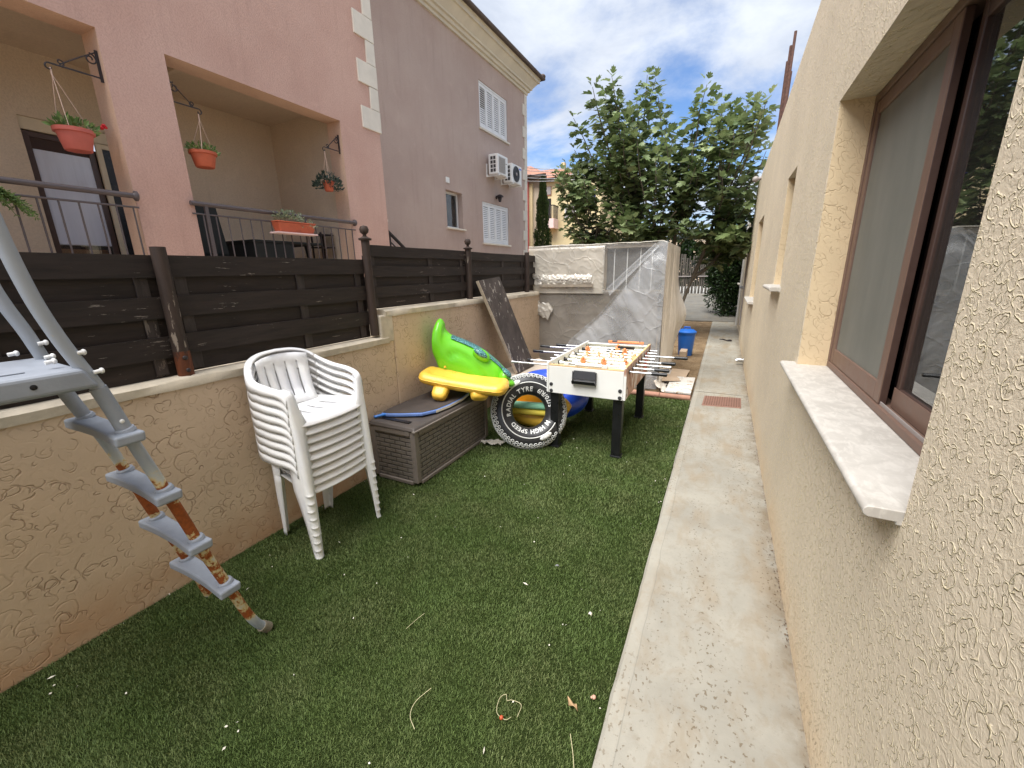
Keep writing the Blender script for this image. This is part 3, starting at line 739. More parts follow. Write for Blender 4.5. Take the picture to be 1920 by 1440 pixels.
# big sliding window
wn = MB(); X0 = .548; z0, z1, ya, yb = 1.070, 2.372, 1.118, 2.782; fwid = .045
for (c, d) in ((z0, z0 + .03), (z1 - .035, z1)): wn.box(X0, X0 + .07, ya, yb, c, d)
for (a, b) in ((ya, ya + .03), (yb - .03, yb)): wn.box(X0, X0 + .07, a, b, z0 + .0301, z1 - .0351)
win = wn.build('window', BRONZE, t, smooth=0, bevel=.003)
MB().box(X0 + .012, X0 + .016, ya, yb, z0 + .0301, z0 + .042).build('track', GASKET, win, smooth=0)
def sash(a, b, x, wl, wr, mat=BRONZE, wb=.075, wt=.06):
    s_ = MB(); c, d = z0 + .031, z1 - .036
    s_.box(x, x + .024, a, a + wl, c, d); s_.box(x, x + .024, b - wr, b, c, d)
    s_.box(x + .001, x + .023, a + wl, b - wr, c, c + wb); s_.box(x + .001, x + .023, a + wl, b - wr, d - wt, d)
    return s_.build('sash', mat, win, smooth=0, bevel=.004)
s1 = sash(1.925, 2.752, X0 + .006, .062, .05)
MB().box(X0 + .016, X0 + .018, 1.985, 2.705, z0 + .104, z1 - .094).build('insect_screen', MESHS, win, smooth=0)
MB().box(X0 + .008, X0 + .03, 1.9225, 1.9248, z0 + .032, z1 - .037).build('seal_strip', BRONZED, win, smooth=0, bevel=.002)
s2 = sash(1.149, 1.90, X0 + .040, .05, .03, BRONZED)
MB().box(X0 + .051, X0 + .055, 1.19, 1.88, z0 + .104, z1 - .094).build('pane', GLASS, win, smooth=0)
MB().box(X0 + .046, X0 + .050, 1.16, 2.75, z0 + .05, z1 - .05).add([], []).build('rear_pane', GLASS, win, smooth=0) if False else None
MB().box(X0 + .036, X0 + .039, 1.149, 1.90, z0 + .032, z0 + .105).build('sash_rail_cover', BRONZE, win, smooth=0, bevel=.002)
# dark room behind
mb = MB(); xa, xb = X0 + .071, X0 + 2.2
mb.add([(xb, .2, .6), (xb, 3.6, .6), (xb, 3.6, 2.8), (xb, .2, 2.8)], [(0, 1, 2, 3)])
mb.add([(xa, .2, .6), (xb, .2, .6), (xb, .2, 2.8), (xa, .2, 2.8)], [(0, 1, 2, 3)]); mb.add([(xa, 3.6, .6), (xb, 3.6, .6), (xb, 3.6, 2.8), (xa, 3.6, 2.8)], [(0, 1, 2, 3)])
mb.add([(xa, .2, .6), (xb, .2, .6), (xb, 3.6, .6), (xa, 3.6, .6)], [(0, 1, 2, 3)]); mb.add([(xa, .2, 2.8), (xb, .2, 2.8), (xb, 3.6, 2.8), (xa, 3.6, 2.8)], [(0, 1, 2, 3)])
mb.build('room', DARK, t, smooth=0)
mb = MB(); mb.grid([[(X0 + .13 + .018 * math.sin(y * 46), y, z) for y in np.linspace(1.93, 2.2, 30)] for z in (1.0, 2.4)])
mb.build('curtain', BLIND, t)
# narrow windows
for (a, b, c, d, D) in holes[1:]:
    f_ = MB(); x = .41 + .13
    for (p_, q_, r_, s_) in ((a, a + .04, c, d), (b - .04, b, c, d), (a + .0401, b - .0401, c, c + .04), (a + .0401, b - .0401, d - .04, d)): f_.box(x, x + .05, p_, q_, r_, s_)
    wi = f_.build('window', BRONZE, t, smooth=0, bevel=.003)
    MB().box(x + .02, x + .024, a + .0405, b - .0405, c + .0405, d - .0405).build('pane', GLASS, wi, smooth=0)
    MB().box(x + .049, x + .052, a + .005, b - .005, c + .005, d - .005).build('blind', DARK, wi, smooth=0)
for (a, b, c) in ((11.6, 12.6, 1.14), (14.2, 15.2, 1.15)):
    wi = MB().box(.56, .575, a, b, c, 2.3).build('window', BRONZED, t, smooth=0)
# ------------------------------------------------------------------ fittings on the bungalow
o = MB().tube([(.30, 7.85, .085), (.335, 7.85, .10), (.42, 7.85, .10)], [.036, .034, .030], 14).lathe([(.05, 0), (.05, .012)], (.408, 7.85, .10), 18, Matrix.Rotation(R(-90), 3, 'Y')).build('pipe_stub', CHROME, smooth=40)
tag(o, 'short chrome pipe stub sticking out at the foot of the cream wall', 'pipe')
o = MB().tube([(.41, 9.7, 3.22), (.33, 9.7, 3.215)], .03, 12).ball((.315, 9.7, 3.21), .055, .06, .055).build('wall_fitting', GASKET, smooth=40)  # drain spout: short pipe with a rounded end
tag(o, 'small round grey drain spout near the top of the cream wall', 'lamp')
t2 = thing('rebar_bundle', 'bundle of rusty starter bars rising above the cream parapet', 'rebar', (.50, 8.2, 3.1))
for (dx, dy, h) in ((0, 0, 4.72), (.02, -.06, 4.86), (-.01, .05, 4.55), (.03, .03, 4.4)):
    MB().tube([(.50 + dx, 8.2 + dy, 3.0), (.51 + dx * 1.5, 8.21 + dy * 1.3, h)], .019, 7).build('bar', RUSTY, t2)
t2 = thing('drain_cover', 'brown ribbed drain cover set in the near end of the concrete path', 'drain cover', (.1, 5.45, .02))
gb = MB()
gb.hexa([(-.105, 5.23, PZ - .005), (.315, 5.285, PZ - .005), (.325, 5.72, PZ - .005), (-.09, 5.66, PZ - .005)], [(-.105, 5.23, PZ + .006), (.315, 5.285, PZ + .006), (.325, 5.72, PZ + .006), (-.09, 5.66, PZ + .006)])
gb.build('frame', GRATE, t2, smooth=0, bevel=.01)
gb = MB()
for k in range(15):
    x = -.08 + k * .0265
    gb.bar((x, 5.265 + (x + .1) * .13, PZ + .009), (x + .012, 5.64 + (x + .1) * .13, PZ + .009), .011, .007)
gb.build('ribs', simple('grate_brown_worn', lin(112, 82, 70), .75, var=.2, vs=30), t2, smooth=0)
t2 = thing('drain_cover', 'dark drain slot at the far end of the path by the driveway', 'drain cover', (.1, 16.2, .02))
MB().box(-.02, .36, 16.05, 16.35, PZ - .004, PZ + .012).build('frame', IRON, t2, smooth=0, bevel=.006)
# ------------------------------------------------------------------ pink house, left
t = thing('pink_house', 'pink rendered house with two open balconies and pale corner quoins', 'house', (-5, 3, 1))
PX = -5.0
fnP = lambda u, v, d: (PX - d, u, v)
OP = [(-1.2, 2.17, 1.2, 3.67), (2.67, 4.75, 1.2, 3.67)]
mb = MB()
wall_grid(mb, [-5, 5.52], [.9, 7.2], OP, fnP, .24, jamb=False)
mb.add([(PX, 5.52, .9), (-12, 5.52, .9), (-12, 5.52, 7.2), (PX, 5.52, 7.2)], [(0, 1, 2, 3)])
mb.add([(PX, -5, 7.2), (PX, 5.52, 7.2), (-12, 5.52, 7.2), (-12, -5, 7.2)], [(0, 1, 2, 3)])
mb.build('wall', PINK, t, smooth=0)
mb = MB()
for a, b, c, d in OP:
    for p_, q_ in (((a, c), (a, d)), ((b, c), (b, d)), ((a, d), (b, d))):
        mb.add([(PX - .001, p_[0], p_[1]), (PX - .001, q_[0], q_[1]), (PX - .26, q_[0], q_[1]), (PX - .26, p_[0], p_[1])], [(0, 1, 2, 3)])
mb.build('opening_reveal', PINK_LIT, t, smooth=0)
XB = -6.52
mb = MB()      # balcony interior: back wall with door opening, side wall, ceiling, column backs
wall_grid(mb, [-5, 4.78], [1.2, 3.84], [(2.0, 3.15, 1.3, 3.22)], lambda u, v, d: (XB - d, u, v), .10)
mb.add([(PX - .26, 4.78, 1.2), (XB, 4.78, 1.2), (XB, 4.78, 3.84), (PX - .26, 4.78, 3.84)], [(0, 1, 2, 3)])
for (a, b) in ((2.17, 2.67),): mb.add([(PX - .26, a, 1.2), (PX - .26, b, 1.2), (PX - .26, b, 3.84), (PX - .26, a, 3.84)], [(0, 1, 2, 3)])
mb.add([(PX - .26, -5, 3.67), (PX - .26, 4.78, 3.67), (PX - .26, 4.78, 3.84), (PX - .26, -5, 3.84)], [(0, 1, 2, 3)])
mb.add([(PX - .26, -5, 3.839), (PX - .26, 4.78, 3.839), (XB, 4.78, 3.839), (XB, -5, 3.839)], [(0, 1, 2, 3)])
mb.build('balcony_lining', CREAMR, t, smooth=0)
MB().box(XB, PX - .001, -5, 4.779, 1.15, 1.30).build('balcony_floor', simple('balcony_tile', lin(150, 120, 104), .6), t, smooth=0)
MB().box(-6.1, -5.75, 2.95, 3.02, 3.77, 3.838).box(-6.1, -5.3, 3.05, 3.11, 3.79, 3.838).build('ceiling_trim', CREAMR, t, smooth=0, bevel=.01)
# quoins: long and short blocks up the corner
for k in range(7):
    z = 3.70 + k * .588
    MB().box(PX - .1, PX + .022, 5.17, 5.545, z, z + .288).build('quoin', QUOIN, t, smooth=0, bevel=.006)
    MB().box(PX - .1, PX + .020, 5.37, 5.543, z + .294, z + .582).build('quoin', QUOIN, t, smooth=0, bevel=.006)
for z in (2.44, 4.85): MB().box(PX - .9, PX - .06, 5.52, 5.60, z, z + .035).build('side_sill', QUOIN, t, smooth=0)
for z in (2.46, 4.87): MB().box(PX - .12, PX - .08, 5.522, 5.545, z + .02, z + .9).build('side_shutter', BRONZED, t, smooth=0)
# sliding door on the back wall
dr = MB(); xd = XB - .07
dr.box(xd - .03, xd + .05, 2.0, 3.15, 3.10, 3.22)
dr = dr.build('balcony_door', CREAMF, t, smooth=0, bevel=.005)
def leaf_(a, b, x, fm, fillm):
    l = MB(); c, d = 1.32, 3.09
    l.box(x, x + .035, a, a + .05, c, d); l.box(x, x + .035, b - .05, b, c, d); l.box(x + .001, x + .034, a + .05, b - .05, c, c + .08); l.box(x + .001, x + .034, a + .05, b - .05, d - .05, d)
    return l.build('door_leaf', fm, dr, smooth=0, bevel=.003)
leaf_(2.01, 2.56, xd, BRONZED, None); leaf_(2.57, 3.14, xd + .04, CREAMF, None)
MB().box(xd + .015, xd + .02, 2.06, 2.51, 1.4, 1.985).build('pane', GLASS, dr, smooth=0); MB().box(xd + .0151, xd + .0199, 2.06, 2.51, 1.986, 2.93).build('pane', simple('curtained_glass', lin(208, 211, 222), .18, var=.06, vs=3, st=(1, 6, .4), spec=.6), dr, smooth=0); MB().box(xd + .0151, xd + .0199, 2.06, 2.51, 2.931, 3.04).build('pane', BLIND, dr, smooth=0)
MB().box(xd + .055, xd + .06, 2.62, 3.09, 1.4, 3.04).build('pane', simple('dark_pane', lin(46, 46, 48), .3, spec=.25), dr, smooth=0)
mb = MB(); mb.grid([[(xd - .015 + .008 * math.sin(y * 60), y, z) for y in np.linspace(2.02, 2.55, 46)] for z in (1.98, 2.93)]); mb.build('curtain', CURTAIN, dr)
MB().box(xd - .03, xd - .01, 2.01, 2.56, 2.93, 3.09).build('blind', BLIND, dr, smooth=0)
MB().box(xd - .9, xd - .85, 1.9, 3.2, 1.3, 3.2).build('door_dark', DARK, dr, smooth=0)
MB().box(xd - .3, xd - .2, 2.02, 2.55, 1.32, 1.95).build('cabinet', simple('tan_cabinet', lin(150, 116, 84), .6, var=.2), dr, smooth=0, bevel=.01)
# railings
def railing(a, b, post_y=(), cap=1):
    rl = MB().tube([(PX + .03, a, 2.345), (PX + .03, b, 2.345)], .024, 12).build('railing', RAILM, t)
    MB().tube([(PX + .03, a, 2.245), (PX + .03, b, 2.245)], .009, 8).build('lower_rail', RAILM, rl)
    m_ = MB(); n = int((b - a) / .125)
    for k in range(n): m_.tube([(PX + .03, a + .1 + k * .125, 1.0), (PX + .03, a + .1 + k * .125, 2.245)], .0075, 6)
    m_.build('balusters', RAILM, rl)
    for y in post_y: MB().bar((PX + .03, y, 1.0), (PX + .03, y, 2.33), .035, .03).build('upright', RAILM, rl, smooth=0, bevel=.004)
    for y, s_ in ((b, 1),): MB().lathe([(.024, 0), (.03, .01), (.045, .02), (.045, .034), (.03, .044), (.001, .048)], (PX + .03, y - .03, 2.345), 16, Matrix.Rotation(R(-90), 3, 'X')).build('rail_flange', RAILM, rl)
railing(-1.6, 2.17); railing(2.62, 4.79, (2.76, 3.95))
# side stair handrail
t2 = thing('stair_handrail', 'short dark sloping handrail between the pink house and the mauve house', 'handrail', (-6, 6.8, 1))
MB().bar((-5.98, 6.45, 2.50), (-5.98, 7.6, 1.74), .05, .04).build('handrail', IRON, t2, smooth=0)
MB().bar((-5.98, 6.45, 2.34), (-5.98, 7.6, 1.58), .018, .018).bar((-5.98, 6.62, 1.0), (-5.98, 6.62, 2.38), .03, .03).bar((-5.98, 7.2, 1.0), (-5.98, 7.2, 1.98), .018, .018).build('support', IRON, t2, smooth=0)

# wrought brackets, hanging pots
def spiral(c, r0, turns, ax, s_=1, n=26, start=0.0):
    out = []
    for i in range(n + 1):
        f = i / n; a = start + s_ * turns * 2 * math.pi * f; r = r0 * (1 - .75 * f)
        out.append((c[0], c[1] + r * math.cos(a), c[2] + r * math.sin(a)))
    return out
def bracket(y, z, d, L, label):
    b = thing('hanging_bracket', label, 'bracket', (PX - .06, y, z), 'scrolled iron brackets for hanging pots')
    x = PX - .06
    MB().bar((x, y + d * .006, z - .03), (x, y + d * .006, z + .21), .02, .012).build('wall_plate', IRON, b, smooth=0)
    MB().bar((x, y + d * .01, z), (x, y + d * L, z), .010, .010).tube(spiral((x, y + d * L, z - .03), .03, .8, 0, -d, start=R(90)), .006, 6).build('arm', IRON, b)
    MB().tube([(x, y + d * .015, z + .19), (x, y + d * L * .35, z + .12), (x, y + d * L * .72, z + .03), (x, y + d * L * .8, z + .008)], .005, 6).tube(spiral((x, y + d * .055, z + .13), .045, 1.3, 0, d, start=R(90)), .006, 6).tube(spiral((x, y + d * L * .78, z + .028), .026, 1.1, 0, -d, start=R(-90)), .005, 6).build('scroll', IRON, b)
bracket(2.165, 3.30, -1, .34, 'black scrolled iron bracket over the dusty pink hanging pot')
bracket(2.675, 3.29, 1, .25, 'black scrolled iron bracket half hidden behind the column, over the middle pot')
bracket(4.745, 3.29, -1, .27, 'small black scrolled iron bracket over the bushy pot')
def plant(parent, c, rx, ry, rz, n, size, mat, name='foliage', droop=0.0, seed=1, stems=True):
    rr = random.Random(seed); mb = MB()
    for i in range(n):
        while True:
            p = Vector((rr.uniform(-1, 1), rr.uniform(-1, 1), rr.uniform(-1, 1)))
            if .25 < p.length < 1: break
        q = Vector((c[0] + p.x * rx, c[1] + p.y * ry, c[2] + p.z * rz - droop * (p.x ** 2 + p.y ** 2)))
        leaf(mb, q, p + Vector((0, 0, .6)), size * rr.uniform(.6, 1.25), rr)
        if stems and i % 6 == 0: mb.tube([c, (Vector(c) + q) / 2 + Vector((0, 0, .02)), q], .0022, 3)
    return mb.build(name, mat, parent, smooth=0)
def leaf(mb, q, d, s_, rr, wid=.55):
    q = Vector(q); d = Vector(d).normalized(); side = d.cross(Vector((rr.uniform(-1, 1), rr.uniform(-1, 1), rr.uniform(-.4, 1)))).normalized(); nrm = d.cross(side)
    a, b = q, q + d * s_ - nrm * s_ * .18
    m_ = q + d * s_ * .5
    mb.add([a, m_ + side * s_ * wid * .5 + nrm * s_ * .06, b, m_ - side * s_ * wid * .5 + nrm * s_ * .06], [(0, 1, 2), (0, 2, 3)])
def hang_pot(y, z, r, h, hook, label, tm, ph, seed, fl=None):
    x = PX - .06
    p = thing('hanging_pot', label, 'flower pot', (x, y, z), 'hanging flower pots')
    MB().lathe([(r * .68, 0), (r * .72, .005), (r * .93, h * .8), (r * 1.05, h * .82), (r * 1.07, h), (r * .98, h), (r * .95, h * .9), (.001, h * .88)], (x, y, z), 26).build('pot', tm, p, smooth=40)
    c = MB()
    for a in (90, 210, 330): c.tube([(x + r * math.cos(R(a)), y + r * math.sin(R(a)), z + h * .95), (x, hook[0], hook[1] - .05)], .0028, 5)
    c.tube([(x, hook[0], hook[1] - .06), (x, hook[0], hook[1])], .006, 6)
    c.build('cord', STRING, p)
    plant(p, (x, y, z + h * 1.15), *ph, seed=seed)
    return p
hp = hang_pot(1.875, 2.665, .125, .165, (1.83, 3.27), 'dusty pink hanging pot with a red geranium flower at the left balcony', simple('dusty_pink_plastic', lin(186, 96, 84), .6, var=.1), (.11, .15, .06, 120, .05, HERB), 4)
fl = MB()
for k in range(6): fl.ball((PX - .06 + .012 * math.cos(k), 2.085 + .014 * math.sin(k * 2.1), 2.905 + .012 * math.cos(k * 1.7)), .014, .016, .012, 8, 6)
fl.build('flower', REDFL, hp); MB().tube([(PX - .06, 1.98, 2.84), (PX - .06, 2.03, 2.89), (PX - .06, 2.085, 2.90)], .0025, 4).build('flower_stem', HERB, hp)
hang_pot(2.885, 2.73, .12, .15, (2.915, 3.24), 'terracotta hanging pot with low pale green leaves, in the middle of the balcony', TERRA, (.10, .14, .045, 110, .045, HERB), 8)
hang_pot(4.475, 2.735, .075, .125, (4.475, 3.24), 'small terracotta hanging pot under a wide bush of dark leaves', TERRA, (.17, .2, .09, 300, .05, DARKH, 'foliage', .1), 5)
# trough of pale herbs on the railing
p = thing('flower_trough', 'terracotta trough of pale herbs perched on the balcony railing shelf', 'flower box', (PX + .1, 3.72, 2.1))
MB().hexa([(PX + .035, 3.5, 2.125), (PX + .145, 3.5, 2.125), (PX + .145, 3.96, 2.125), (PX + .035, 3.96, 2.125)], [(PX + .025, 3.47, 2.235), (PX + .165, 3.47, 2.235), (PX + .165, 3.99, 2.235), (PX + .025, 3.99, 2.235)]).box(PX + .02, PX + .17, 3.465, 3.995, 2.237, 2.252).build('trough', TERRA, p, smooth=0, bevel=.006)
MB().box(PX + .03, PX + .19, 3.43, 3.99, 2.105, 2.122).build('shelf', PINKB, p, smooth=0, bevel=.003)
plant(p, (PX + .10, 3.66, 2.30), .09, .2, .08, 170, .04, PALEH, seed=14); plant(p, (PX + .10, 3.88, 2.25), .09, .16, .05, 90, .035, PALEH, seed=15, droop=.05)
p = thing('hanging_fern', 'feathery green fern hanging over the left end of the balcony railing', 'plant', (PX + .06, 1.2, 2.2))
fm = MB(); rr = random.Random(5)
for k in range(26):
    a = rr.uniform(-.6, 1.3); L = rr.uniform(.14, .26); base = Vector((PX + .06, 1.22, 2.28)); d = Vector((rr.uniform(-.3, .5), math.cos(a), .35 * math.sin(a)))
    pts = [base + d * L * f + Vector((0, 0, -.16 * f * f)) for f in np.linspace(0, 1, 9)]
    fm.tube(pts, .0022, 3)
    for q in pts[1:]:
        for s_ in (-1, 1):
            for _ in range(2): leaf(fm, q, Vector((s_ * rr.uniform(.3, .9), rr.uniform(-.2, .8), rr.uniform(-.6, .3))), .035, rr, .28)
fm.build('fronds', HERB, p, smooth=0)
MB().lathe([(.07, 0), (.1, .13), (.107, .13), (.107, .15)], (PX + .06, 1.16, 2.12), 20).build('pot', TERRA, p)
# things on the balcony
p = thing('covered_chair', 'tall dark covered chair behind the balcony railing beside the column', 'chair', (-5.6, 3.1, 1.3))
MB().hexa([(-5.8, 2.75, 1.31), (-5.3, 2.75, 1.31), (-5.3, 3.24, 1.31), (-5.8, 3.24, 1.31)], [(-5.78, 2.77, 1.85), (-5.35, 2.77, 1.85), (-5.35, 3.22, 1.85), (-5.78, 3.22, 1.85)]).build('seat_cover', TABLED, p, smooth=0, bevel=.03)
MB().hexa([(-5.78, 2.77, 1.852), (-5.5, 2.77, 1.852), (-5.5, 3.24, 1.852), (-5.78, 3.24, 1.852)], [(-5.76, 2.80, 2.46), (-5.58, 2.80, 2.46), (-5.58, 3.22, 2.44), (-5.76, 3.22, 2.44)]).build('back_cover', TABLED, p, smooth=0, bevel=.03)
p = thing('balcony_table', 'dark cloth covered table standing on the balcony behind the railing', 'table', (-5.7, 3.9, 1.3))
MB().box(-6.05, -5.35, 3.45, 4.5, 2.03, 2.06).build('table_top', TABLED, p, smooth=0, bevel=.008)
MB().hexa([(-6.05, 3.44, 1.6), (-5.33, 3.44, 1.62), (-5.33, 4.0, 1.6), (-6.05, 4.0, 1.58)], [(-6.03, 3.47, 2.028), (-5.36, 3.47, 2.028), (-5.36, 4.0, 2.028), (-6.03, 4.0, 2.028)]).build('cloth_drop', TABLED, p, smooth=0)
for x in (-5.95, -5.45):
    for y in (3.55, 4.4): MB().bar((x, y, 1.301), (x * .7 + -5.7 * .3, y * .9 + 3.97 * .1, 2.028), .05, .05).build('leg', TABLED, p, smooth=0)
p = thing('metal_rack', 'small black metal rack at the right end of the balcony', 'rack', (-5.5, 4.6, 1.3))
for y in (4.52, 4.72):
    for x in (-5.6, -5.4): MB().bar((x, y, 1.301), (x, y, 2.22), .02, .02).build('leg', IRON, p, smooth=0)
for z in (1.6, 2.0, 2.18): MB().box(-5.62, -5.38, 4.5, 4.74, z, z + .018).build('shelf', IRON, p, smooth=0)

# ------------------------------------------------------------------ mauve house
t = thing('mauve_house', 'tall mauve rendered house with white shutters and a stepped cornice', 'house', (-6.3, 10, 1))
MX = -6.3; Y0, Y1 = 5.9, 13.8
fnM = lambda u, v, d: (MX - d, u, v)
HM = [(9.07, 9.80, 2.715, 3.58, .22), (10.83, 12.46, 5.38, 6.49, .10), (10.82, 12.43, 2.44, 3.54, .10)]
mb = MB(); wall_grid(mb, [Y0, Y1], [.9, 7.08], HM, fnM, .1)
mb.add([(MX, Y1, .9), (-14, Y1, .9), (-14, Y1, 7.08), (MX, Y1, 7.08)], [(0, 1, 2, 3)]); mb.add([(MX, Y0, .9), (-14, Y0, .9), (-14, Y0, 7.08), (MX, Y0, 7.08)], [(0, 1, 2, 3)])
mb.build('wall', MAUVE, t, smooth=0)
for k in range(17):
    z = 1.7 + k * .315; a = 13.50 if k % 2 else 13.64
    MB().box(MX - .1, MX + .025, a, Y1 + .025, z, z + .312).build('quoin', QUOIN, t, smooth=0, bevel=.006)
prof = [(0, 7.05), (.05, 7.05), (.05, 7.12), (.10, 7.125), (.115, 7.19), (.16, 7.2), (.165, 7.24), (.30, 7.40), (.345, 7.41), (.345, 7.50), (.37, 7.51), (.37, 7.53), (0, 7.53)]
mb = MB(); loop = []
for off, z in prof: loop.append([(MX + off, Y0 - off, z), (MX + off, Y1 + off, z), (-14, Y1 + off, z)])
mb.grid(loop); mb.build('cornice', CORNICE, t, smooth=25)
mb = MB(); ee = .44
mb.grid([[(MX + ee, Y0 - ee, 7.532), (MX + ee, Y1 + ee, 7.532), (-14, Y1 + ee, 7.532)], [(MX + ee, Y0 - ee, 7.585), (MX + ee, Y1 + ee, 7.585), (-14, Y1 + ee, 7.585)], [(MX - 3.5, Y0 + 3, 9.1), (MX - 3.5, Y1 - 3.5, 9.1), (-14, Y1 - 3.5, 9.1)]])
mb.add([(MX + ee, Y0 - ee, 7.532), (MX + ee, Y1 + ee, 7.532), (MX, Y1, 7.532), (MX, Y0, 7.532)], [(0, 1, 2, 3)])
ro = mb.build('roof', ROOFD, t, smooth=0)
MB().tube([(MX + ee + .01, Y0 - ee, 7.56), (MX + ee + .01, Y1 + ee + .01, 7.56), (-14, Y1 + ee + .01, 7.56)], .045, 10).build('gutter', ROOFD, t)
MB().ball((MX + ee - .02, Y1 + ee - .04, 7.62), .09, .11, .07).build('ridge_end', ROOFD, ro)
def shutters(a, b, c, d, openrow):
    w_ = MB(); x = MX - .07
    w_.box(x, x + .05, a + .002, a + .04, c + .002, d - .002); w_.box(x, x + .05, b - .04, b - .002, c + .002, d - .002); w_.box(x, x + .05, a + .0401, b - .0401, c + .002, c + .04); w_.box(x, x + .05, a + .0401, b - .0401, d - .05, d - .002)
    wi = w_.build('window', SHUT, t, smooth=0, bevel=.004)
    MB().box(x - .04, x - .035, a, b, c, d).build('pane', DARK, wi, smooth=0)
    n = 4; wl = (b - a - .084) / n
    for i in range(n):
        p0 = a + .042 + i * wl; p1 = p0 + wl - .006; s_ = MB()
        s_.box(x + .008, x + .042, p0, p0 + .05, c + .045, d - .055); s_.box(x + .008, x + .042, p1 - .05, p1, c + .045, d - .055); s_.box(x + .009, x + .041, p0 + .05, p1 - .05, c + .045, c + .11); s_.box(x + .009, x + .041, p0 + .05, p1 - .05, d - .12, d - .055)
        z = c + .115; k = 0
        nz = 17; st = (d - .125 - z) / nz
        for k in range(nz):
            zz = z + k * st
            tilt = .008 if (i == 0 and k > nz * .42 and openrow) else .016
            if i == 0 and openrow and k > nz * .42: s_.hexa([(x + .012, p0 + .05, zz + st * .35), (x + .036, p0 + .05, zz + st * .35), (x + .036, p1 - .05, zz + st * .35), (x + .012, p1 - .05, zz + st * .35)], [(x + .012, p0 + .05, zz + st * .6), (x + .036, p0 + .05, zz + st * .6), (x + .036, p1 - .05, zz + st * .6), (x + .012, p1 - .05, zz + st * .6)])
            else: s_.hexa([(x + .026, p0 + .05, zz), (x + .034, p0 + .05, zz), (x + .034, p1 - .05, zz), (x + .026, p1 - .05, zz)], [(x + .014, p0 + .05, zz + st * .80), (x + .022, p0 + .05, zz + st * .80), (x + .022, p1 - .05, zz + st * .80), (x + .014, p1 - .05, zz + st * .80)])
        s_.build('shutter', SHUT, wi, smooth=0)
    MB().box(MX - .06, MX + .05, a - .05, b + .07, c - .05, c - .002).build('sill', QUOIN, wi, smooth=0, bevel=.005)
shutters(10.83, 12.46, 5.38, 6.49, True); shutters(10.82, 12.43, 2.44, 3.54, False)
a, b, c, d = 9.07, 9.80, 2.715, 3.58; x = MX - .2
w_ = MB(); w_.box(x, x + .05, a + .002, a + .05, c, d); w_.box(x, x + .05, b - .05, b - .002, c, d); w_.box(x, x + .05, a + .0501, b - .0501, c, c + .05); w_.box(x, x + .05, a + .0501, b - .0501, d - .05, d)
wi = w_.build('window', WHITEM, t, smooth=0, bevel=.004)
MB().box(x + .02, x + .025, a + .05, b - .05, c + .05, d - .05).build('pane', GLASS, wi, smooth=0)
mb = MB(); mb.grid([[(x - .05 + .01 * math.sin(y * 70), y, z) for y in np.linspace(a, b, 40)] for z in (c, d)]); mb.build('curtain', BLIND, wi)
MB().box(MX - .2, MX + .06, a - .04, b + .05, c - .04, c - .003).build('sill', QUOIN, wi, smooth=0, bevel=.005)
MB().box(MX - .02, MX + .02, 9.10, 9.24, 3.73, 3.86).build('vent_box', WHITEM, t, smooth=0, bevel=.01)
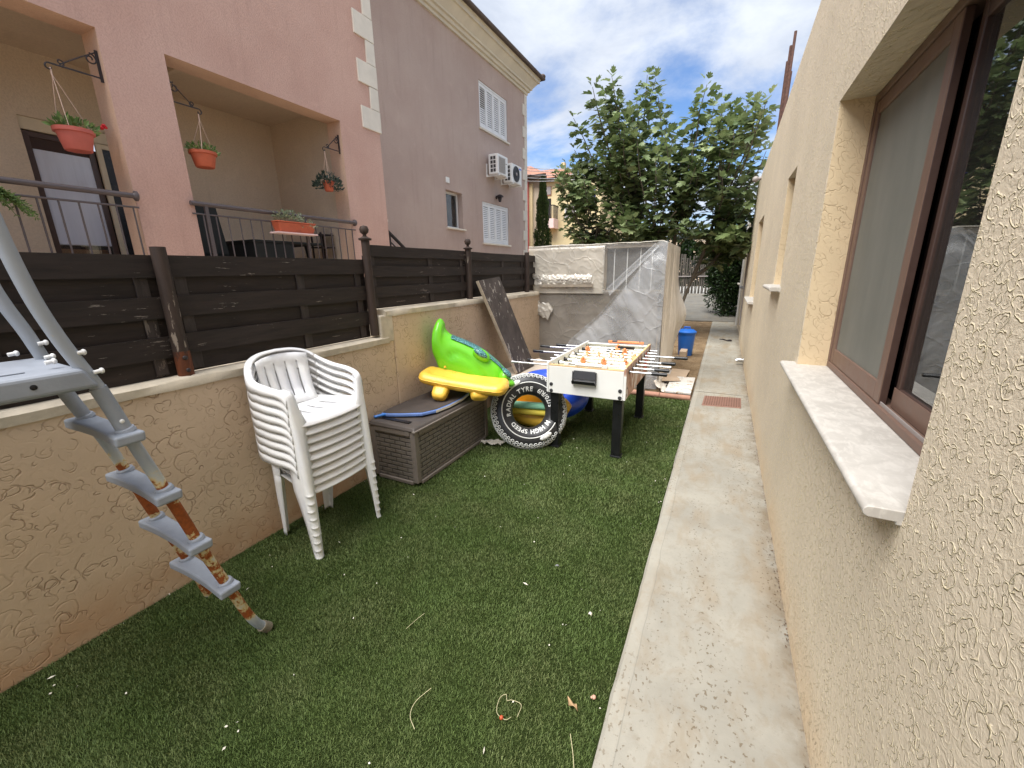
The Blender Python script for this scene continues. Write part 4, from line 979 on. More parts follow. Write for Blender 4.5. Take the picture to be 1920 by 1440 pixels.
# lamp and air conditioners
lp = thing('wall_fitting', 'black carriage lamp on the mauve wall above the lower shutters', 'lamp', (MX, 11.65, 3.7))
MB().lathe([(.05, 0), (.05, .02), (.02, .03)], (MX, 11.65, 3.74), 14, Matrix.Rotation(R(90), 3, 'Y')).tube([(MX + .02, 11.65, 3.74), (MX + .1, 11.65, 3.78)], .014, 8).build('mount', IRON, lp)
MB().lathe([(.11, 0), (.105, .03), (.06, .06), (.02, .075)], (MX + .12, 11.65, 3.74), 16).lathe([(.035, -.13), (.06, -.03), (.06, 0)], (MX + .12, 11.65, 3.74), 14).build('lantern', IRON, lp)
def air_con(ya, yb, za, zb, x0, x1, fan, label):
    a_ = thing('air_conditioner', label, 'air conditioner', (x0, ya, za), 'outdoor air conditioning units')
    MB().box(x0, x1, ya, yb, za, zb).build('casing', WHITEM, a_, smooth=0, bevel=.02)
    g = MB(); nz, nx = 4, 2
    for i in range(nx):
        for k in range(nz):
            px = x0 + .06 + i * (x1 - x0 - .12) / 2; pz = za + .05 + k * (zb - za - .1) / 4
            g.box(px + .01, px + (x1 - x0 - .12) / 2 - .01, ya - .004, ya + .01, pz + .012, pz + (zb - za - .1) / 4 - .012)
    g.build('side_grille', DGREY, a_, smooth=0)
    cy, cz, r = ya + (yb - ya) * .42, (za + zb) / 2, (zb - za) * .42
    if fan:
        Mx = Matrix.Rotation(R(90), 3, 'Y')
        MB().lathe([(r, 0), (r, .012), (.001, .014)], (x1 - .004, cy, cz), 30, Mx).build('fan_guard', BLACKP, a_, smooth=40)
        MB().lathe([(.05, 0), (.045, .012), (.001, .016)], (x1 + .009, cy, cz), 16, Mx).build('hub', GASKET, a_)
        f = MB()
        for rr_ in (.35, .55, .75, .95): f.tube([(x1 + .012, cy + r * rr_ * math.cos(u), cz + r * rr_ * math.sin(u)) for u in np.linspace(0, 2 * math.pi, 29)[:-1]], .004, 4, closed=True)
        for u in np.linspace(0, 2 * math.pi, 13)[:-1]: f.bar((x1 + .012, cy, cz), (x1 + .012, cy + r * math.cos(u), cz + r * math.sin(u)), .005, .005)
        f.build('guard_wires', DGREY, a_)
        MB().box(x1 + .001, x1 + .004, yb - .19, yb - .04, zb - .1, zb - .065).build('maker_badge', BLUEV, a_, smooth=0)
    else:
        g = MB(); n = 22
        for k in range(n): g.box(x1 + .001, x1 + .006, ya + .06, yb - .17, za + .06 + k * (zb - za - .12) / n, za + .06 + (k + .45) * (zb - za - .12) / n)
        g.build('front_grille', GASKET, a_, smooth=0)
        MB().box(x1 + .001, x1 + .004, yb - .15, yb - .05, zb - .2, zb - .18).build('maker_badge', GASKET, a_, smooth=0)
    for y in (ya + .06, yb - .08):
        MB().bar((MX + .031, y, za - .02), (x1 + .02, y, za - .02), .04, .035).bar((MX + .015, y, za - .04), (MX + .015, y, za + .3), .04, .03).build('wall_bracket', WHITEM, a_, smooth=0)
air_con(11.05, 11.66, 4.235, 4.75, -6.2, -5.9, False, 'white air conditioner with a pale grille front on the mauve wall')
air_con(11.92, 12.58, 4.165, 4.68, -6.2, -5.9, True, 'white air conditioner with a round black fan on the mauve wall')

# ------------------------------------------------------------------ far houses
t = thing('cream_house', 'cream house end with a red downpipe and tiled eave beside the mauve house', 'house', (-8, 18, 0))
MB().hexa([(-12.2, 18, 0), (-7.62, 18, 0), (-11.2, 26, 0), (-16, 26, 0)], [(-12.2, 18, 5.5), (-7.62, 18, 5.5), (-11.2, 26, 5.5), (-16, 26, 5.5)]).build('wall', CREAMR, t, smooth=0)
MB().box(-12, -7.9, 17.9, 17.999, 0, 5.3).build('wall_panel', YELLOW, t, smooth=0)
mb = MB(); mb.hexa([(-12.5, 17.6, 5.45), (-7.1, 17.6, 5.45), (-10.6, 26, 5.45), (-16, 26, 5.45)], [(-12.5, 17.6, 5.57), (-7.15, 17.6, 5.55), (-10.65, 26, 5.55), (-16, 26, 5.57)]); mb.build('eave', ROOFD, t, smooth=0)
MB().hexa([(-12.5, 17.55, 5.58), (-7.12, 17.55, 5.56), (-10.6, 26, 5.56), (-16, 26, 5.58)], [(-12.5, 19, 6.4), (-8.45, 19, 6.25), (-11.2, 24, 6.25), (-15, 24, 6.4)]).build('roof', ROOFT, t, smooth=0)
MB().tube([(-8.12, 17.85, 0), (-8.12, 17.85, 5.45)], .075, 12).build('downpipe', REDPIPE, t)
t = thing('yellow_house', 'pale yellow house with a red tiled roof and a pink balcony behind the cypress', 'house', (-11, 32, 0))
MB().box(-15, -8.6, 32, 42, 0, 8.15).build('wall', YELLOW, t, smooth=0)
MB().box(-15, -11.2, 31.6, 42, 8.152, 8.35).box(-11.2, -8.5, 31.9, 42, 8.152, 8.25).build('eave', ROOFD, t, smooth=0)
rf = MB().hexa([(-15, 31.5, 8.36), (-10.5, 31.5, 8.36), (-10.5, 42, 8.36), (-15, 42, 8.36)], [(-15, 34, 9.5), (-12.2, 34, 9.45), (-12.2, 40, 9.45), (-15, 40, 9.5)]).build('roof', ROOFT, t, smooth=0)
MB().box(-12.3, -12.05, 33.5, 33.9, 8.9, 9.75).build('chimney', YELLOW, rf, smooth=0)
b_ = MB().box(-13.1, -11.95, 31.0, 32, 4.78, 5.45).build('balcony', PINKB, t, smooth=0)
rl = MB()
for x in np.linspace(-13.0, -12.0, 10): rl.bar((x, 31.05, 5.45), (x, 31.05, 6.35), .04, .04)
rl.bar((-13.05, 31.05, 6.37), (-11.98, 31.05, 6.37), .06, .06).bar((-11.98, 31.05, 6.37), (-11.98, 32, 6.37), .06, .06)
for y in np.linspace(31.2, 31.9, 5): rl.bar((-11.98, y, 5.45), (-11.98, y, 6.35), .04, .04)
rl.build('railing', IRON, b_, smooth=0)
MB().box(-13.0, -12.55, 31.97, 31.998, 5.46, 7.0).build('door', DARK, t, smooth=0)
f = MB().box(-13.12, -12.52, 31.95, 31.996, 7.2, 7.85).build('window', ROOFT, t, smooth=0); MB().box(-13.08, -12.56, 31.93, 31.949, 7.28, 7.82).build('pane', GASKET, f, smooth=0)
f = MB().box(-11.42, -10.55, 31.95, 31.996, 5.5, 6.45).build('window', WHITEM, t, smooth=0); MB().box(-11.36, -10.6, 31.93, 31.949, 5.56, 6.40).build('pane', GASKET, f, smooth=0)
f = MB().box(-9.7, -9.1, 31.95, 31.996, 6.2, 7.3).build('window', BLUEV, t, smooth=0); MB().box(-9.66, -9.14, 31.93, 31.949, 6.25, 7.25).build('pane', DGREY, f, smooth=0)
rl = MB()
for x in np.linspace(-11.1, -8.7, 26): rl.bar((x, 31.98, 8.25), (x, 31.98, 9.1), .02, .02)
rl.bar((-11.1, 31.98, 9.1), (-8.7, 31.98, 9.1), .04, .04).build('roof_railing', IRON, t, smooth=0)
for k, (za, zb) in enumerate(((5.0, 4.85), (4.91, 4.79), (4.79, 4.70), (4.69, 4.60), (4.59, 4.55))):
    mb = MB().tube([(-6.4 + 3.2 * f, 14.0, za + (zb - za) * f * 1.6 - .10 * 4 * f * (1 - f)) for f in np.linspace(0, 1, 14)], .011, 5)
    o = mb.build('overhead_wire', WIREC); tag(o, 'thin pale clothes line stretched from the mauve house corner towards the tree', 'wire', 'parallel clothes lines')
# houses and greenery masses far beyond, at the end of the street
t = thing('far_house', 'pale far house wall glimpsed low between the fig leaves', 'house', (-5, 44, 0))
MB().box(-9, 3, 44, 52, 0, 4.4).build('wall', CREAMR, t, smooth=0); MB().box(-9.1, 3.1, 43.9, 52.1, 4.4, 4.6).build('parapet', QUOIN, t, smooth=0)
for x in (-7, -4, -1): MB().box(x, x + 1, 43.95, 43.998, 2.6, 4.1).build('window', DGREY, t, smooth=0)
# ------------------------------------------------------------------ pool ladder
t = thing('pool_ladder', 'grey plastic pool ladder with rust stained rails at the left', 'ladder', (-2.0, .6, 0))
near = [(.885, .018), (.845, .075), (.81, .17), (.765, .34), (.715, .53), (.675, .71), (.635, .88), (.60, 1.02), (.572, 1.14), (.548, 1.25), (.517, 1.345), (.49, 1.43), (.465, 1.53), (.45, 1.62), (.44, 1.70), (.425, 1.82), (.38, 1.94), (.30, 2.01), (.2, 2.03)]
far = [(.822, .135), (.815, .16), (.769, .385), (.706, .628), (.641, .916), (.60, 1.07), (.573, 1.15), (.546, 1.246), (.524, 1.356), (.505, 1.441), (.48, 1.53), (.464, 1.62), (.455, 1.8), (.40, 1.93), (.32, 2.0), (.2, 2.03)]
XN, XF = -1.75, -2.075
MB().tube(spline([(XN, y, z) for y, z in near], 6), .0188, 14).build('rail', LRAIL, t, smooth=60)
MB().tube(spline([(XF, y, z) for y, z in far], 6), .0188, 14).build('rail', LRAIL, t, smooth=60)
def foot(x, y, z, d):
    d = Vector(d).normalized(); p = Vector((x, y, z)); MB().tube([p - d * .03, p + d * .012, p + d * .016], [.024, .024, .020], 16).build('rubber_foot', RUBBER, t, smooth=40)
foot(XN, .878, .026, (0, .62, -.79)); 
def on(rail, z):
    zs = [p[1] for p in rail]; return float(np.interp(z, zs, [p[0] for p in rail]))
def step(z, big=False):
    yn, yf = on(near, z), on(far, z); m_ = MB(); n = 9; th = .037
    rows_t, rows_b = [], []
    for k in range(n):
        f = k / (n - 1); x = XF - .05 + (XN - XF + .10) * f; y = yf + (yn - yf) * f
        wdt = .045 + .010 * (2 * f - 1) ** 2
        rows_t.append((x, y, wdt, z + th / 2)); rows_b.append((x, y, wdt, z - th / 2))
    m_.grid([[(x, y - wd, zz), (x, y + wd * .55, zz)] for x, y, wd, zz in rows_t])
    m_.grid([[(x, y + wd * .5, zz), (x, y - wd, zz)] for x, y, wd, zz in rows_b])
    m_.grid([[(a[0], a[1] + a[2] * .55, a[3]), (b[0], b[1] + b[2] * .5, b[3])] for a, b in zip(rows_t, rows_b)])
    m_.grid([[(b[0], b[1] - b[2], b[3]), (a[0], a[1] - a[2], a[3])] for a, b in zip(rows_t, rows_b)])
    for a, b, r in ((rows_t[0], rows_b[0], 0), (rows_t[-1], rows_b[-1], 1)):
        q = [(a[0], a[1] - a[2], a[3]), (a[0], a[1] + a[2] * .55, a[3]), (b[0], b[1] + b[2] * .5, b[3]), (b[0], b[1] - b[2], b[3])]
        m_.add(q, [(0, 1, 2, 3)])
    s = m_.build('step', LSTEP, t, smooth=0)
    bm = bmesh.new(); bm.from_mesh(s.data); bmesh.ops.remove_doubles(bm, verts=bm.verts, dist=1e-5); bmesh.ops.recalc_face_normals(bm, faces=bm.faces); bm.to_mesh(s.data); bm.free()
    md = s.modifiers.new('bevel', 'BEVEL'); md.width = .009; md.segments = 3; md.limit_method = 'ANGLE'; md.angle_limit = R(35)
    for x, rail in ((XN, near), (XF, far)):
        d = Vector((0, on(rail, z + .04) - on(rail, z - .02), .06)).normalized(); c = Vector((x, on(rail, z), z))
        MB().tube([c + d * .018, c + d * .030, c + d * .034], [.030, .027, .0205], 16).build('collar', LSTEP, s, smooth=30)
    return s
for z in (.345, .595, .84, 1.09): step(z)
# sleeve tubes on the two upper joints
for x, rail in ((XN, near), (XF, far)):
    for a, b in ((1.19, 1.27), (1.12, 1.19)):
        MB().tube([(x, on(rail, a), a), (x, on(rail, b), b)], .0222, 16).build('sleeve', LSTEP, t, smooth=40)
pm = MB().hexa([(XF - .06, -.45, 1.275), (XN + .035, -.45, 1.275), (XN + .035, .542, 1.275), (XF - .06, .565, 1.275)], [(XF - .06, -.45, 1.342), (XN + .035, -.45, 1.342), (XN + .035, .512, 1.342), (XF - .06, .535, 1.342)])
pf = pm.build('platform', LSTEP, t, smooth=0, bevel=.014, seg=3)
g = MB()
for k in range(9): g.box(XF + .03, XN - .04, -.36 + k * .09, -.36 + k * .09 + .05, 1.343, 1.3455)
g.build('tread_ribs', LSTEP, pf, smooth=0)
MB().ball((XN + .0355, .40, 1.31), .003, .008, .008).build('hole', DARK, pf)
for (x, y, z) in ((XN + .01, .522, 1.385), (XN + .02, .548, 1.322), (XN - .05, .47, 1.362), (XF + .09, .52, 1.355), (XF + .02, .532, 1.395), (XF - .03, .47, 1.365)):
    MB().tube([(x, y - .012, z), (x, y + .006, z + .002)], .0065, 10).ball((x, y + .008, z + .002), .0095, .007, .0095).build('bolt', WHITEM, t)
MB().ball((XN + .0225, on(near, 1.15), 1.15), .004, .007, .007).build('rivet', WHITEM, t)

# ------------------------------------------------------------------ stack of chairs
def make_chair():
    root = thing('plastic_chair', 'x', 'chair', (0, 0, 0), 'stacked white plastic armchairs')
    half = [(.176, .254, .565), (.158, .260, .593), (.115, .272, .612), (.03, .284, .628), (-.08, .276, .645), (-.155, .246, .68), (-.212, .196, .73), (-.246, .11, .758), (-.256, 0, .766)]
    rim = spline(half, 5); rim = rim + [Vector((p.x, -p.y, p.z)) for p in reversed(rim[:-1])]
    m = len(rim); rows = []; arms = ([], []); back_rows = []
    for i, p in enumerate(rim):
        a = rim[max(0, i - 1)]; b = rim[min(m - 1, i + 1)]; d = (b - a); d.z = 0; d.normalize()
        inn = Vector((-d.y, d.x, 0)); inn = inn if inn.dot(Vector((-.0 - p.x, -p.y, 0))) > 0 else -inn
        s_ = abs(i / (m - 1) * 2 - 1)            # 1 at arm fronts, 0 at the back
        h = (.05 + .05 * max(0, (1 - s_ / .55)) ** .7 if s_ < .55 else .05) - .012 * math.exp(-((s_ - .78) / .12) ** 2)
        sec = [p + inn * .032 + Vector((0, 0, -.014)), p + inn * .026 + Vector((0, 0, -.004)), p + inn * .012, p + Vector((0, 0, -.004)) - inn * .004, p - inn * .008 + Vector((0, 0, -.016)), p - inn * .009 + Vector((0, 0, -h))]
        rows.append(sec)
    k1 = int(m * .335)
    th = .0034
    MB().grid(rows[:k1 + 1]).build('arm', WHITEP, root, smooth=42, solid=th, local=True)
    MB().grid(rows[m - 1 - k1:]).build('arm', WHITEP, root, smooth=42, solid=th, local=True)
    # backrest: upper rim plus slotted panel
    bk = MB().grid(rows[k1:m - k1])
    inner = [r[1] for r in rows[k1:m - k1]]
    us = [-1, -.70, -.635, -.42, -.355, -.125, -.06, .06, .125, .355, .42, .635, .70, 1]
    us = [-1, -.66, -.60, -.25, -.19, .19, .25, .60, .66, 1]
    slots = {1, 3, 5, 7}
    vs = [0, .10, .17, .3, .5, .7, .86, 1.0]
    def bp(u, v):                               # v 0 top, 1 at the seat
        hw = .168 * (1 - v) + .158 * v
        z = .739 - .019 * u * u * (1 - v) + (.428 - .739) * v
        x = -.228 + .045 * u * u * (1 - v * .3) + v * .070 - .012 * math.sin(v * math.pi)
        return (x + .02 * max(0, v - .85) / .15, hw * u, z)
    grid = MB()
    for i in range(len(us) - 1):
        for j in range(len(vs) - 1):
            if i in slots and 2 <= j <= 5: continue
            grid.add([bp(us[i], vs[j]), bp(us[i + 1], vs[j]), bp(us[i + 1], vs[j + 1]), bp(us[i], vs[j + 1])], [(0, 1, 2, 3)])
    bk.add(grid.v, grid.f)
    o = bk.build('backrest', WHITEP, root, smooth=70, solid=th, local=True)
    # seat with slots and a rolled front apron
    xs = [-.150, -.12, -.08, -.02, .05, .10, .145, .175, .192, .203, .208]
    ys = [-1, -.86, -.67, -.615, -.245, -.19, .19, .245, .615, .67, .86, 1]; sl = {2, 4, 6, 8}
    def sp(x, v):
        f = (x + .15) / .358; hw = .172 + (.236 - .172) * min(1, f * 1.15)
        z = .425 - .018 * math.sin(min(1, f / .85) * math.pi) * (1 - v * v * .7) + .010 * f + .018 * v ** 4
        if x > .14: z -= .046 * ((x - .14) / .068) ** 2.2
        xx = x + (.018 * (1 - v * v) if x > .12 else .018 * (1 - v * v) * max(0, f))
        if x > .14: xx -= .012 * ((x - .14) / .068) ** 3
        return (xx, hw * v * (1 + .06 * f * (v != 0)), z)
    g = MB()
    for i in range(len(xs) - 1):
        for j in range(len(ys) - 1):
            if j in sl and 2 <= i <= 4: continue
            g.add([sp(xs[i], ys[j]), sp(xs[i + 1], ys[j]), sp(xs[i + 1], ys[j + 1]), sp(xs[i], ys[j + 1])], [(0, 1, 2, 3)])
    g.build('seat', WHITEP, root, smooth=70, solid=th, local=True)
    # front legs: an angle section running from arm front to floor
    def sec_f(z, s_):
        ztab = [0, .012, .2, .36, .42, .5, .56, .585, .600, .610]
        xf = np.interp(z, ztab, [.232, .226, .218, .205, .198, .190, .184, .178, .165, .125])
        yo = np.interp(z, ztab, [.254, .251, .250, .253, .255, .258, .260, .261, .262, .270])
        wx = np.interp(z, ztab, [.040, .040, .062, .085, .092, .085, .078, .07, .055, .03])
        wy = np.interp(z, ztab, [.038, .038, .045, .056, .078, .058, .050, .048, .046, .042])
        r = .014
        pts = [(xf - .004, yo - wy), (xf, yo - wy * .6), (xf, yo - r), (xf - r * .35, yo - r * .35), (xf - r, yo), (xf - wx * .6, yo + .001), (xf - wx, yo - .004)]
        return [(a, s_ * b, z) for a, b in pts]
    for s_ in (1, -1):
        zz = [0, .006, .02, .08, .2, .3, .36, .40, .42, .45, .5, .54, .57, .585, .594, .600, .606, .610]
        MB().grid([sec_f(z, s_) for z in zz]).build('leg', WHITEP, root, smooth=70, solid=th, local=True)
    def sec_b(z, s_):
        f = z / .43; xb = -.195 + .03 * f; yo = .178 + .012 * f; wy = .04 + .025 * f; wx = .036 + .03 * f; r = .012
        pts = [(xb, yo - wy), (xb - .002, yo - r), (xb + r * .3, yo - r * .3), (xb + r, yo), (xb + wx, yo - .002)]
        return [(a, s_ * b, z) for a, b in pts]
    for s_ in (1, -1):
        MB().grid([sec_b(z, s_) for z in (0, .03, .1, .2, .3, .38, .43)]).build('leg', WHITEP, root, smooth=70, solid=th, local=True)
    return root
ch0 = make_chair()
ordn = ['bottom white plastic armchair of the stack, its legs on the turf', 'second white plastic armchair from the bottom of the stack', 'third white plastic armchair from the bottom of the stack', 'fourth white plastic armchair from the bottom of the stack',
        'middle white plastic armchair of the stack of nine', 'fourth white plastic armchair from the top of the stack', 'third white plastic armchair from the top of the stack', 'second white plastic armchair from the top of the stack', 'topmost white plastic armchair of the stack, its slotted seat open to view']
for k in range(9):
    c = ch0 if k == 0 else copy_tree(ch0)
    c.location = (-2.175 + rng.uniform(-.002, .002), 1.578 + rng.uniform(-.003, .003), .004 + .0505 * k)
    c.rotation_euler = (0, 0, R(rng.uniform(-.5, .5)))
    c['label'] = ordn[k]

# ------------------------------------------------------------------ deck box with body board
t = thing('deck_box', 'brown woven resin storage box on the turf against the low wall', 'storage box', (-2.19, 2.8, 0))
BX0, BX1, BY0, BY1 = -2.42, -1.962, 2.245, 3.335
MB().box(BX0 + .02, BX1 - .008, BY0 + .008, BY1 - .008, .045, .46).build('body', WICKER, t, smooth=0, bevel=.006)
f = MB()
for x in (BX0 + .012, BX1 - .048):
    for y in (BY0, BY1 - .048): f.box(x, x + .048, y, y + .048, .03, .455)
for z0_, z1_ in ((.012, .042), (.415, .458)):
    f.box(BX1 - .05, BX1 + .004, BY0 + .05, BY1 - .05, z0_, z1_); f.box(BX0 + .06, BX1 - .05, BY0 - .004, BY0 + .05, z0_, z1_); f.box(BX0 + .06, BX1 - .05, BY1 - .05, BY1 + .004, z0_, z1_)
f.build('frame', RESIN, t, smooth=0, bevel=.006)
fo = MB()
for x in (BX0 + .03, BX1 - .06):
    for y in (BY0 + .03, BY1 - .07): fo.box(x, x + .04, y, y + .04, 0, .03)
fo.build('feet', BLACKP, t, smooth=0)
ld = MB().hexa([(BX0 + .004, BY0 - .012, .46), (BX1 + .012, BY0 - .012, .46), (BX1 + .012, BY1 + .012, .46), (BX0 + .004, BY1 + .012, .46)], [(BX0 + .02, BY0 + .006, .495), (BX1 - .006, BY0 + .006, .487), (BX1 - .006, BY1 - .006, .487), (BX0 + .02, BY1 - .006, .495)]).build('lid', RESIND, t, smooth=0, bevel=.008)
MB().box(BX1 - .012, BX1 + .016, BY0 - .014, BY1 + .014, .452, .468).build('lid_rim', RESIN, ld, smooth=0, bevel=.004)
MB().box(BX0 + .05, BX1 - .1, BY0 + .06, BY0 + .10, .4955, .4985).build('grip', BLACKP, ld, smooth=0)
t = thing('body_board', 'worn dark body board with blue edge lying atop the brown storage box', 'board', (-2.2, 2.8, .5))
out = [(-2.365, 2.335), (-2.30, 2.345), (-2.18, 2.40), (-2.06, 2.47), (-2.005, 2.58), (-1.985, 2.75), (-1.99, 2.95), (-2.03, 3.12), (-2.12, 3.25), (-2.24, 3.29), (-2.34, 3.22), (-2.385, 3.05), (-2.395, 2.7), (-2.39, 2.42)]
MB().prism(out, .500, .528, lambda u, v, h: (u, v, h)).build('foam_core', FOAMB, t, smooth=0, bevel=.008)
cx, cy = -2.19, 2.8
MB().prism([(cx + (u - cx) * .965, cy + (v - cy) * .975) for u, v in out], .5285, .5325, lambda u, v, h: (u, v, h)).build('deck_skin', BODYB, t, smooth=0, bevel=.002)
MB().prism([(cx + (u - cx) * 1.004, cy + (v - cy) * 1.003) for u, v in out[4:9]] + [(cx + (u - cx) * .985, cy + (v - cy) * .985) for u, v in reversed(out[4:9])], .502, .522, lambda u, v, h: (u, v, h)).build('edge_tape', CHIPW, t, smooth=0)
o = MB().tube([(-2.40, 2.30, .505), (-2.375, 2.285, .512), (-2.345, 2.31, .52), (-2.33, 2.35, .518)], .011, 8).build('leash', BRIGHTB); o.parent = t; o.location = -t.location
# ------------------------------------------------------------------ green crocodile float
t = thing('inflatable_crocodile', 'green inflatable animal float with teal scaled back leaning on the wall', 'pool float', (-2.1, 3.3, .55))
A2 = Vector((-2.345, 3.165, 0)); D2 = Vector((.910, .414, 0)).normalized(); Nn = Vector((D2.y, -D2.x, 0))
TILT = Vector((0, 0, 1)) + Nn * -.05
def P2(u, v, w_): return A2 + D2 * u + TILT * v + Nn * w_
topc = [(-.062, .95), (-.058, 1.05), (-.036, 1.145), (.008, 1.196), (.043, 1.165), (.055, 1.10), (.117, 1.043), (.24, .990), (.388, .914), (.512, .815), (.611, .71), (.655, .62)]
botc = [(-.062, .95), (-.060, .90), (-.052, .85), (-.035, .80), (-.018, .745), (.021, .70), (.10, .645), (.24, .56), (.38, .52), (.50, .52), (.60, .555), (.655, .62)]
tp = spline([(u, v, 0) for u, v in topc], 4); bt = spline([(u, v, 0) for u, v in botc], 4)
def pillow(tp, bt, T, nv=14, endr=.16, lift=0.0, crease=None):
    m_ = MB(); n = len(tp); fr = []; bk = []
    for i in range(n):
        f = i / (n - 1); e = min(1.0, (min(f, 1 - f) / endr)) if endr else 1; e = math.sqrt(max(0, 1 - (1 - e) ** 2))
        wl = (tp[i] - bt[i]).length
        rowf, rowb = [], []
        for j in range(nv + 1):
            a = math.pi * j / nv; k = (1 - math.cos(a)) / 2
            p = tp[i].lerp(bt[i], k); th_ = min(T, wl * .5) * (.35 + .65 * e) * math.sin(a) ** .8
            if crease: th_ -= crease(p.x, p.y) * math.sin(a)
            rowf.append(P2(p.x, p.y, lift + th_)); rowb.append(P2(p.x, p.y, lift - th_ * .8))
        fr.append(rowf); bk.append(list(reversed(rowb)))
    m_.grid(fr); m_.grid(bk); return m_
def crz(u, v):        # leg bulge seam
    c = spline([(.10, .87, 0), (.17, .90, 0), (.27, .845, 0), (.38, .73, 0), (.47, .60, 0)], 6)
    d = min((Vector((u, v, 0)) - q).length for q in c); return .022 * math.exp(-(d / .018) ** 2)
body = pillow(tp, bt, .125, 22, .2, .09, crz).build('body', GREENV, t, smooth=180)
loop = [P2(p.x, p.y, .09) for p in tp[1:-1]] + [P2(p.x, p.y, .09) for p in reversed(bt[1:-1])]
MB().tube(loop, .0042, 6, closed=True).build('welded_seam', GREENV, t, smooth=180)
# scaled strip along the back
strip = MB(); n = len(tp)
strip.grid([[P2(*(tp[i].lerp(bt[i], (.035, .008, -.012, -.012, .03)[k])).to_2d(), .09 + dx) for k, dx in enumerate((.075, .05, .02, -.03, -.05))] for i in range(24, n - 1)])
strip.build('scaled_back', SCALES, t, smooth=180)
def bulge(name, u, v, ru, rv, rw, ang, mat, w0, parent=t):
    m_ = MB(); M3 = Matrix((D2, Nn, Vector((0, 0, 1)))).transposed() @ Matrix.Rotation(R(ang), 3, 'Y')
    m_.ball(P2(u, v, w0), ru, rw, rv, 18, 12, M3); return m_.build(name, mat, parent, smooth=180)
bulge('eye_socket', .395, .878, .092, .052, .062, 34, GREENV, .19); bulge('eyelid', .395, .893, .080, .036, .058, 36, SCALES, .203)
bulge('snout', .60, .672, .052, .06, .07, 40, GREENV, .17); bulge('nostril', .625, .708, .058, .026, .055, 48, SCALES, .19); bulge('snout', .645, .612, .055, .034, .06, 22, GREENV, .17)
bulge('leg', -.01, .69, .07, .035, .055, 10, GREENV, .17); bulge('leg', .27, .60, .16, .11, .07, 38, GREENV, .15)
# ------------------------------------------------------------------ yellow float on the box
t = thing('yellow_float', 'long yellow inflatable float with two stubby legs lying on the storage box', 'pool float', (-2.0, 2.95, .6))
pa, pb = Vector((-2.372, 2.885, .735)), Vector((-1.60, 3.10, .625)); ax = (pb - pa).normalized(); sid = ax.cross(Vector((0, 0, 1))).normalized(); upv = sid.cross(ax)
rows = []
for i in range(41):
    f = i / 40; e = min(f, 1 - f) / .09; e = 1 if e > 1 else math.sqrt(max(0, 1 - (1 - e) ** 2)); c = pa.lerp(pb, f) + upv * (-.02 * math.sin(math.pi * f))
    hh = .066 * max(.02, e); ww = .165 * max(.02, e) * (1 + .05 * math.sin(f * 9))
    row = []
    for k in range(28):
        a = 2 * math.pi * k / 28; cx_, cz_ = math.cos(a), math.sin(a)
        z = hh * math.copysign(abs(cz_) ** .9, cz_); x = ww * math.copysign(abs(cx_) ** .8, cx_)
        if cz_ > 0: z -= (.040 * math.exp(-((x - .02) / .07) ** 4) + .012 * math.exp(-((x + .09) / .012) ** 2)) * min(1, e) * (1 if .1 < f < .9 else .3)
        z += .004 * mnoise.noise((f * 14, a * 2, 0)) * e; x += .004 * mnoise.noise((f * 30, a, 3)) * e
        row.append(c + sid * x + upv * z)
    row.append(row[0]); rows.append(row)
MB().grid(rows).build('tube', YELLV, t, smooth=180)
def stub(c, d, a, b, L):
    d = Vector(d).normalized(); c = Vector(c); x = d.cross(upv).normalized(); y = x.cross(d); rows = []
    for f, k in ((0, 1), (.4, 1.06), (.75, 1.0), (.93, .82), (1, .5), (1.0, .05)):
        rows.append([c + d * L * f + x * a * k * math.copysign(abs(math.cos(u)) ** .6, math.cos(u)) + y * b * k * math.copysign(abs(math.sin(u)) ** .6, math.sin(u)) for u in np.linspace(0, 2 * math.pi, 25)])
    MB().grid(rows).build('leg', YELLV, t, smooth=180, weld=True)
for a_ in (math.pi, 0.0):
    MB().tube([rows[i][round(28 * a_ / (2 * math.pi))] + sid * (.001 if a_ == 0 else -.001) for i in range(1, 40)], .0036, 6).build('welded_seam', YELLV, t, smooth=180)
MB().lathe([(.012, 0), (.012, .008), (.007, .010), (.007, .018), (.001, .019)], pa.lerp(pb, .22) + upv * .055 - sid * .11, 14).build('valve', YELLV, t)
stub((-2.13, 2.87, .665), (.10, -.5, -.42), .066, .046, .165); stub((-1.83, 2.97, .62), (.3, -.35, -.5), .075, .05, .10)

# ------------------------------------------------------------------ tyre ring
TR, Tr = .258, .103
tc_ = Vector((-1.545, 3.40, .326)); az = R(31); le = R(24)
e3 = Vector((math.sin(az) * math.cos(le), -math.cos(az) * math.cos(le), math.sin(le))).normalized()      # faces the camera, leaning back
e1 = Vector((0, 0, 1)).cross(e3); e1 = -e1.normalized() if e1.x < 0 else e1.normalized(); e2 = e3.cross(e1)
if e2.z < 0: e2 = -e2
def T3(u, v, d=0.0): # u around, v around the tube: 0 = outermost, 90 = front crest
    r = TR + (Tr + d) * math.cos(v); return tc_ + e1 * (r * math.cos(u)) + e2 * (r * math.sin(u)) + e3 * ((Tr + d) * math.sin(v) * .92)
t = thing('swim_ring', 'black inflatable swim ring printed like a tyre leaning beside the storage box', 'swim ring', tuple(tc_))
nu, nv = 96, 36
rows = [[T3(2 * math.pi * i / nu, 2 * math.pi * j / nv, .0025 * mnoise.noise((i * .4, j * .5, 0)) * (1 if .25 < (j / nv) < .75 else .2)) for j in range(nv + 1)] for i in range(nu + 1)]
MB().grid(rows).build('ring', TYREB, t, smooth=180)
wm = MB(); k = 46
